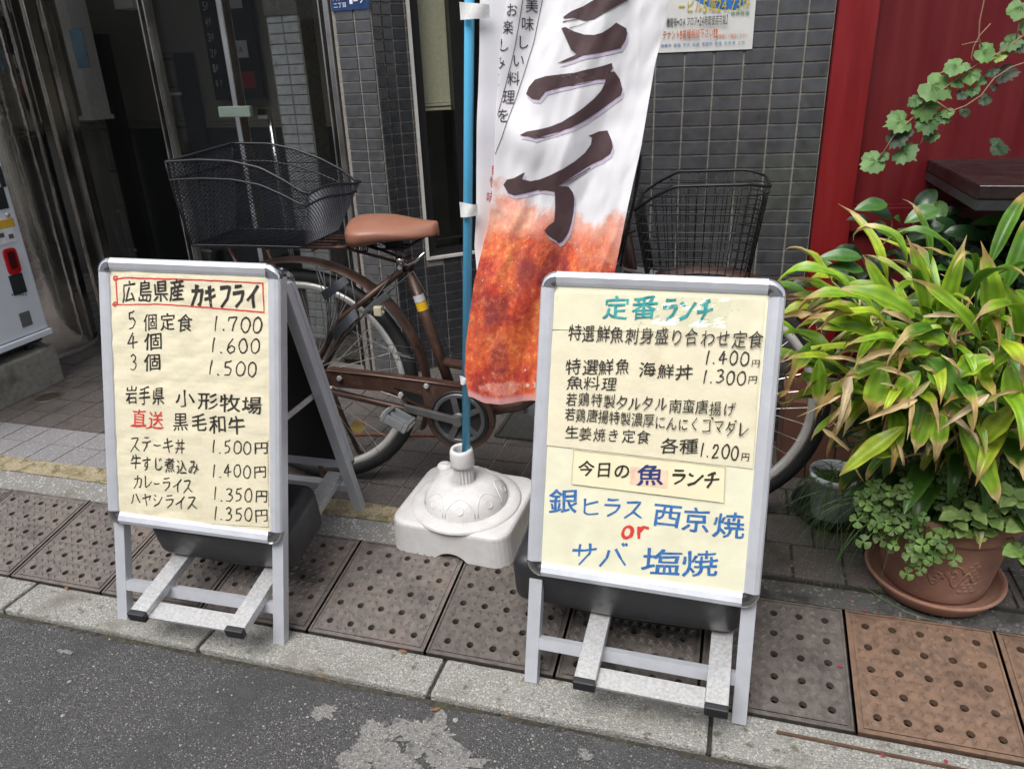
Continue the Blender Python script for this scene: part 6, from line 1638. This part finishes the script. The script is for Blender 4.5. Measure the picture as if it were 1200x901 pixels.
for px, py in ((1063, 672), (1068, 655), (1077, 640), (1100, 652), (1118, 655), (1108, 640), (1085, 655), (1035, 612), (1045, 640), (1025, 588)): cl.append((at_v(px, py, pc_.y - sr*1.06), .017, 3))
small_clump('clover', 'small three leaved clover spilling over the left side of the terracotta pot rim', cl, 'clover', [(.085,.20,.045), (.06,.15,.035), (.12,.25,.05), (.045,.11,.03)], lm_soft)
mi_ = [(at_v(px, py, pc_.y - sr*1.0 - rnd.uniform(0, .02)), .040*s_, n_) for px, py, s_, n_ in ((1120, 608, 1, 4), (1140, 600, 1, 4), (1158, 612, 1.15, 4), (1150, 625, .9, 3), (1128, 620, .9, 3), (1188, 580, 1.2, 5), (1200, 610, 1.3, 5), (1195, 645, 1.3, 4), (1108, 622, .7, 3), (1172, 598, .8, 4))]
small_clump('mint', 'pale green mint with serrated leaves over the right side of the terracotta pot rim', mi_, 'mint', [(.20,.33,.09), (.15,.28,.07), (.24,.37,.12)], lm_soft)
mi2 = [(at_v(rnd.uniform(1050, 1185), rnd.uniform(540, 605), pc_.y - sr*.75), .014, 3) for _ in range(70)]
small_clump('ground_cover', 'dark green low clover filling the pot under the broad leaves', mi2, 'clover', [(.035,.085,.025), (.05,.12,.03)], lm_soft)

# grey pot with chives, black saucer under it
gp = at_z(974, 612, ZS); gp.y += .030
bs = empty('black_saucer', (gp.x, gp.y, ZS), 'black plastic planter dish holding the small grey pot', 'saucer')
mb = MB(); mb.lathe([(0, .002), (.085, .002), (.105, .045), (.110, .048), (.104, .048), (.080, .01), (0, .009)], 40); mb.build('dish', black_pl, bs)
gpt = empty('grey_pot', (gp.x - .002, gp.y - .008, ZS + .014), 'small pale grey plastic pot with trailing grass beside the front wheel', 'plant pot')
mb = MB(); mb.lathe([(0, 0), (.050, 0), (.053, .004), (.066, .118), (.070, .120), (.072, .136), (.068, .139), (.063, .136), (.061, .11), (0, .105)], 48); mb.build('pot_body', mat('grey_plastic', (.74,.79,.80), .45, 0, .1, 30), gpt)
mb = MB(); mb.lathe([(0, .112), (.061, .110)], 30); mb.build('soil', mat('pale_soil', (.22,.20,.17), .95, 0, .4, 60, .8, 90), gpt)
GO = Vector((gp.x, gp.y - .008, ZS + .125))
ch = empty('trailing_grass', GO, 'thin dark green trailing grass hanging out of the small grey pot', 'plant'); mb, col = MB(), []
def strand(pts, w_, c):
    pts = [Vector(p) for p in pts]; n = 14; k = len(pts)-1; out = []
    for i in range(n+1):
        q = i/n
        if k == 2: out.append(pts[0]*(1-q)**2 + pts[1]*2*q*(1-q) + pts[2]*q*q)
        else: out.append(pts[0]*(1-q)**3 + pts[1]*3*q*(1-q)**2 + pts[2]*3*q*q*(1-q) + pts[3]*q**3)
    o = len(mb.v); mb.tube(out, [w_*(1 - .75*i/n) for i in range(n+1)], 4, caps=False); col.extend([lerp3(c, (.22,.30,.06), .3*rnd.random())]*(len(mb.v)-o))
for k in range(95):
    a = rnd.uniform(0, 6.283); b = Vector((.045*math.cos(a)*rnd.random(), .045*math.sin(a)*rnd.random(), -.01))
    d = Vector((rnd.gauss(-.1, .9), rnd.gauss(-.55, .5), 0)); d = d.normalized()*rnd.uniform(.07, .17); drop = rnd.uniform(.04, .20) if d.length > .085 else rnd.uniform(-.03, .05)
    e = b + d + Vector((0, 0, -drop)); e.z = max(e.z, -.118)
    strand([b, b + Vector((0, 0, rnd.uniform(.04, .10))) + d*.35, b + d*.95 + Vector((0, 0, rnd.uniform(-.02, .05))), e], rnd.uniform(.0010, .0016), rnd.choice(((.035,.10,.025), (.05,.14,.03), (.07,.17,.04))))
for k in range(34):     # strands coming from the big pot's side, leaning over to the left
    b = Vector((pc_.x - sr*.75, pc_.y - sr*.3, .30)) - GO + Vector((rnd.uniform(-.05, .08), rnd.uniform(-.06, .04), 0)); d = Vector((rnd.uniform(-.24, -.02), rnd.uniform(-.12, .02), 0))
    strand([b, b + Vector((0, 0, .09)) + d*.3, b + d + Vector((0, 0, .03)), b + d*1.15 + Vector((0, 0, -rnd.uniform(.05, .25)))], .0012, rnd.choice(((.035,.10,.025), (.06,.15,.035))))
g2 = [at_z(x, y, ZS if y < 668 else .078) - GO for x, y in ((975, 628), (955, 690), (930, 668), (885, 674))]; strand(g2, .0014, (.09,.20,.05))
g2 = [at_z(x, y, .078) - GO for x, y in ((955, 670), (1020, 675), (1040, 722), (1105, 728))]; strand(g2, .0014, (.10,.22,.05))
for px in (960, 968, 985, 990): g2 = [at_v(975, 560, gp.y - .05) - GO, at_v(px, 590, gp.y - .12) - GO, at_v(px - 4, 640, gp.y - .12) - GO, at_z(px - 6, 690, .08) - GO]; strand(g2, .0014, (.08,.18,.04))
mb.build('blades', lm_grass, ch, attr=col)

# brown planter box behind the wheel, dark slab at the right edge
bxm = mat('brown_boards', (.155,.070,.045), .7, 0, .2, 12, .2, 80, layers=[((.22,.11,.07), 8, .55, .75, 'n')])
pb0, pb1 = at_v(921, 470, .92), at_v(1004, 470, .92)
bx = empty('planter_box', (pb0.x, .92, ZS), 'brown board planter box standing behind the front wheel', 'planter')
wb = pb1.x - pb0.x + .12; hb_ = pb0.z - ZS
mb = MB()
for k in range(4):
    a = wb*k/4; mb.box(a + .002, a + wb/4 - .002, 0, .014, 0, hb_ + .004*(k % 2), bev=.002)
mb.build('front_boards', bxm, bx)
mb = MB(); mb.box(.0, .014, .015, .20, 0, hb_); mb.box(wb - .014, wb, .015, .20, 0, hb_); mb.box(.0, wb, .186, .20, 0, hb_); mb.box(.015, wb-.015, .015, .185, 0, hb_*.85); mb.build('box', bxm, bx)
s0 = at_z(1140, 690, .08)
sb = empty('dark_slab', (2.665, .395, .07), 'flat dark stone slab on the ground at the right of the terracotta pot', 'slab')
mb = MB(); mb.box(0, .6, 0, .16, -.02, .022, bev=.004); mb.build('slab', dark_strip, sb)

# dark glossy shrub against the red shopfront
sh_b = Vector((2.42, .98, ZS)); shrub = empty('glossy_shrub', sh_b, 'dark glossy leaved shrub growing behind the pot against the red shopfront', 'shrub')
mb, col, stm = MB(), [], MB()
tw = [((1045, 258), .95), ((1072, 250), .92), ((1020, 262), .98), ((985, 305), .95), ((945, 318), .92), ((1000, 345), .85), ((1100, 262), .95), ((1135, 265), .95), ((1170, 275), .93), ((1195, 262), .95), ((1120, 300), .9), ((1075, 300), .92), ((1180, 315), .88), ((1150, 290), .95), ((1040, 320), .9), ((1205, 300), .92), ((980, 330), .9), ((1195, 340), .85), ((1010, 300), 1.0), ((1225, 280), .95), ((1100, 330), .9)]
for k, ((px, py), v) in enumerate(tw):
    tip = at_v(px, py, v) - sh_b; base = Vector((rnd.uniform(-.04, .04), rnd.uniform(-.03, .03), 0)); mid = base.lerp(tip, .55) + Vector((-tip.x*.25, 0, .06))
    cv = [base*(1-q)**2 + mid*2*q*(1-q) + tip*q*q for q in [i/9 for i in range(10)]]; stm.tube(cv, [.006*(1-.75*i/9) for i in range(10)], 6)
    for i in range(6):
        q = .62 + .38*i/5; p = base*(1-q)**2 + mid*2*q*(1-q) + tip*q*q; a = rnd.uniform(0, 6.28)
        d = Vector((math.cos(a), math.sin(a)*.7 - .35, rnd.uniform(-.35, .35))) + (tip - mid).normalized()*.6
        brt = rnd.random() < .22; c0, c1 = ((.045,.125,.02), (.075,.19,.03)) if brt else ((.012,.036,.014), (.02,.055,.02))
        L_ = rnd.uniform(.055, .095); leaf(mb, col, p, d, Vector((rnd.uniform(-.3, .3), -.5, .9)), L_, L_*.52, .9, .25, .03, c0, c1, seed=rnd.uniform(0, 9), n=8)
for _ in range(110):
    px, py = rnd.uniform(1085, 1230), rnd.uniform(252, 350); p = at_v(px, py, rnd.uniform(.86, 1.06)) - sh_b; a = rnd.uniform(0, 6.28)
    L_ = rnd.uniform(.06, .11); leaf(mb, col, p, Vector((math.cos(a), -.3, math.sin(a)*.7 - .2)), Vector((rnd.uniform(-.4, .4), -.6, .8)), L_, L_*.48, .9, .25, .03, (.014,.040,.014), (.024,.062,.02), seed=rnd.uniform(0, 9), n=8)
for (b_, t_, W_, v) in (((1040, 240), (1003, 247), .045, .90), ((1010, 302), (960, 302), .042, .85), ((1012, 318), (972, 312), .036, .86), ((965, 316), (930, 313), .02, .85), ((1100, 245), (1062, 262), .05, .86), ((1055, 262), (1050, 258), .03, .9), ((1165, 255), (1195, 262), .035, .88), ((1058, 285), (1020, 262), .03, .88)):
    a, b = at_v(*b_, v) - sh_b, at_v(*t_, v - .03) - sh_b; leaf(mb, col, a, (b-a) + Vector((0, 0, .015)), Vector((0, -.7, .8)), (b-a).length, W_, .5, .3, .03, (.04,.115,.02), (.07,.19,.035), seed=2, n=9)
mb.build('foliage', lm_dark, shrub, attr=col); stm.build('stems', mat('dark_twig', (.05,.035,.025), .8), shrub)

# wooden counter shelf at the upper right
VT = .70; fl = at_v(1148, 218, VT); bk = at_z(1081, 184, fl.z); th_ = fl.z - at_v(1145, 248, VT).z
tb = empty('wooden_counter', fl, 'dark stained thick wooden counter top with worn pale edges in front of the red shopfront', 'counter')
wood = mat('dark_stained_wood', (.017,.010,.0095), .42, 0, .35, 20, .25, 70, rvary=.12, layers=[((.10,.07,.055), 30, .66, .78, 'n')])
wood2 = mat('black_worn_wood', (.028,.027,.030), .5, 0, .35, 30, .3, 90, layers=[((.11,.095,.085), 45, .62, .74, 'n'), ((.26,.20,.16), 60, .72, .78, 'n')])
dx = bk - fl; D = dx.y; skew = dx.x/dx.y
def skewbox(x1, z0, z1, inset=0.):
    mb = MB(); mb.add([(inset, 0 + inset, z0), (x1, inset, z0), (x1 + skew*D, D, z0), (skew*D + inset, D, z0), (inset, inset, z1), (x1, inset, z1), (x1 + skew*D, D, z1), (skew*D + inset, D, z1)], [(0,3,2,1),(4,5,6,7),(0,1,5,4),(1,2,6,5),(2,3,7,6),(3,0,4,7)])
    bm = bmesh.new(); vv = [bm.verts.new(p) for p in mb.v]; [bm.faces.new([vv[i] for i in f]) for f in mb.f]; bmesh.ops.bevel(bm, geom=bm.edges[:], offset=.0025, segments=2, affect='EDGES'); bm.verts.index_update()
    m2 = MB(); m2.add([q.co.copy() for q in bm.verts], [[q.index for q in f.verts] for f in bm.faces]); bm.free(); return m2
skewbox(.9, -th_*.53, 0).build('top_board', wood, tb); skewbox(.9, -th_, -th_*.54, .0015).build('lower_board', wood2, tb)
mb = MB(); mb.tube([(.001, .0, -.0006), (.45, .0, -.0006), (.9, .0, -.0006)], .0016, 6); mb.build('worn_edge', mat('worn_edge', (.26,.24,.24), .5, 0, .4, 80), tb)
mb = MB(); mb.box(.35, .39, .06, .10, ZS - fl.z, -th_, bev=.003); mb.box(.35, .39, D - .06, D - .02, ZS - fl.z, -th_, bev=.003); mb.build('leg', wood2, tb)
p = at_z(1185, 184, fl.z); 
tw_ = empty('dry_curl', p, 'curled dry pale leaf lying on the dark wooden counter top', 'leaf'); mb, col = MB(), []
leaf(mb, col, (-.02, 0, .004), (1, .1, .1), (0, 0, 1), .06, .010, .6, .9, .1, (.40,.28,.15), (.50,.38,.22), n=8); mb.build('blade', lm_soft, tw_, attr=col)

# vine hanging down in front of the red panel
VV = .86
vine = empty('climbing_vine', at_v(1150, 70, VV), 'trailing vine with pale lobed leaves hanging in front of the red shopfront panel', 'vine'); VO = vine.location.copy()
mb, col, stm = MB(), [], MB()
def vpt(px, py, dv=0.): return at_v(px, py, VV + dv) - VO
def vstem(pts, r_, dv=0): stm.tube([vpt(x, y, dv) for x, y in pts], r_, 6)
vstem([(1290, -60), (1240, 10), (1205, 38), (1175, 60), (1145, 76), (1115, 97), (1090, 118), (1070, 138), (1047, 160), (1030, 187)], .0020)
vstem([(1260, 30), (1200, 74), (1185, 79), (1165, 92), (1150, 112), (1132, 124), (1114, 131), (1103, 123), (1092, 116)], .0018, -.01)
vstem([(1156, -20), (1153, 2), (1148, 25), (1147, 45), (1151, 56)], .0016); vstem([(1161, 28), (1148, 42), (1141, 55), (1138, 68), (1141, 74)], .0014, -.01); vstem([(1127, 53), (1140, 50), (1147, 49)], .0013, -.01); vstem([(1083, 155), (1081, 164), (1077, 171)], .0010); vstem([(1196, 16), (1194, 30), (1191, 45)], .0014)
LOBE = [(.0,.0),(.18,-.16),(.42,-.10),(.56,.10),(.50,.22),(.60,.40),(.47,.50),(.44,.66),(.28,.66),(.20,.82),(.08,.84),(.0,1.0)]
def vleaf(px, py, wpx, az, c0, tilt=.6, dv=0.):
    p = vpt(px, py, dv); s_ = wpx/885*(p + VO - CAM).dot(CF)/1.30
    n = (CAM - VO - p).normalized()*tilt + Vector((rnd.uniform(-.35, .35), -.2, 1 - tilt)) ; n.normalize()
    dn = Vector((math.sin(az), 0, -math.cos(az))); dn = (dn - n*dn.dot(n)).normalized(); sd = n.cross(dn)
    out = [(x, y) for x, y in LOBE] + [(-x, y) for x, y in LOBE[-2:0:-1]]
    c1 = lerp3(c0, (.34,.46,.20), .22); o = len(mb.v); rj = [1 + rnd.uniform(-.08, .08) for _ in out]
    rings = ((0.02, 0), (.55, 1), (1, 2))
    ctr = Vector((0, .18))
    for f, _ in rings:
        for (x, y), k in zip(out, rj):
            q = ctr + (Vector((x*1.05, y)) - ctr)*f*k; r2 = math.hypot(q.x, q.y-.2)
            z = -.16*r2*r2 + .035*math.sin(math.atan2(q.x, q.y-.18)*5 + 1)*f + .04*abs(q.x)
            mb.v.append(p + (sd*q.x + dn*(q.y-.35) + n*z)*s_); 
            ang = math.atan2(q.x, q.y - .02); vein = max(0, 1 - abs(((ang/0.62) % 1) - .5)*9)
            col.append(lerp3(c0, c1, .2 + .5*f*0 + .5*vein))
    m_ = len(out)
    for r_ in range(2):
        for i in range(m_): mb.f.append([o+r_*m_+i, o+r_*m_+(i+1) % m_, o+(r_+1)*m_+(i+1) % m_, o+(r_+1)*m_+i]); mb.mi.append(0); mb.sm.append(True)
    mb.f.append([o+i for i in range(m_)]); mb.mi.append(0); mb.sm.append(True)
pale = (.115,.24,.065); midg = (.055,.14,.035); darkg = (.016,.045,.020); grey = (.022,.026,.024)
for a in ((1117, 79, 28, -1.2, pale, .45), (1131, 79, 14, 1.2, pale, .5), (1156, 62, 31, 1.0, pale, .5), (1138, 90, 23, .2, pale, .6), (1097, 103, 42, .9, pale, .55), (1085, 128, 35, .2, pale, .8), (1052, 143, 34, -1.1, pale, .5), (1071, 119, 19, -.8, midg, .5), (1187, 50, 27, 1.2, midg, .5),
          (1194, 12, 30, -.2, pale, .6), (1172, 67, 16, 1.4, (.22,.30,.06), .4), (1180, 86, 30, 1.3, grey, .4), (1155, 117, 18, 1.1, darkg, .5), (1131, 132, 14, .1, darkg, .6), (1127, 112, 15, -.6, darkg, .5), (1140, 107, 17, .1, midg, .5), (1122, 98, 18, .9, midg, .4), (1087, 146, 30, .1, midg, .6), (1050, 164, 26, -.4, darkg, .6), (1062, 180, 32, .8, midg, .5), (1022, 191, 32, -1.0, pale, .6), (1036, 184, 15, 1.0, midg, .5), (1163, 85, 16, .4, darkg, .5), (1165, 103, 10, 0, grey, .6), (1198, 55, 22, .6, darkg, .5), (1171, 172, 30, 1.5, darkg, .4), (1210, 30, 30, .3, pale, .6), (1225, 60, 30, .3, midg, .6), (1230, 5, 34, .3, pale, .6)):
    vleaf(*a)
for _ in range(14):
    k = rnd.random(); x, y = 1035 + 165*k + rnd.gauss(0, 9), 182 - 135*k + rnd.gauss(0, 9)
    vleaf(x, y, rnd.uniform(12, 21), rnd.uniform(-1.3, 1.3), rnd.choice((midg, darkg, midg, pale)), .5, rnd.uniform(.0, .03))
mb.build('leaves', lm_soft, vine, attr=col); stm.build('stem', mat('vine_stem', (.26,.15,.09), .75), vine)
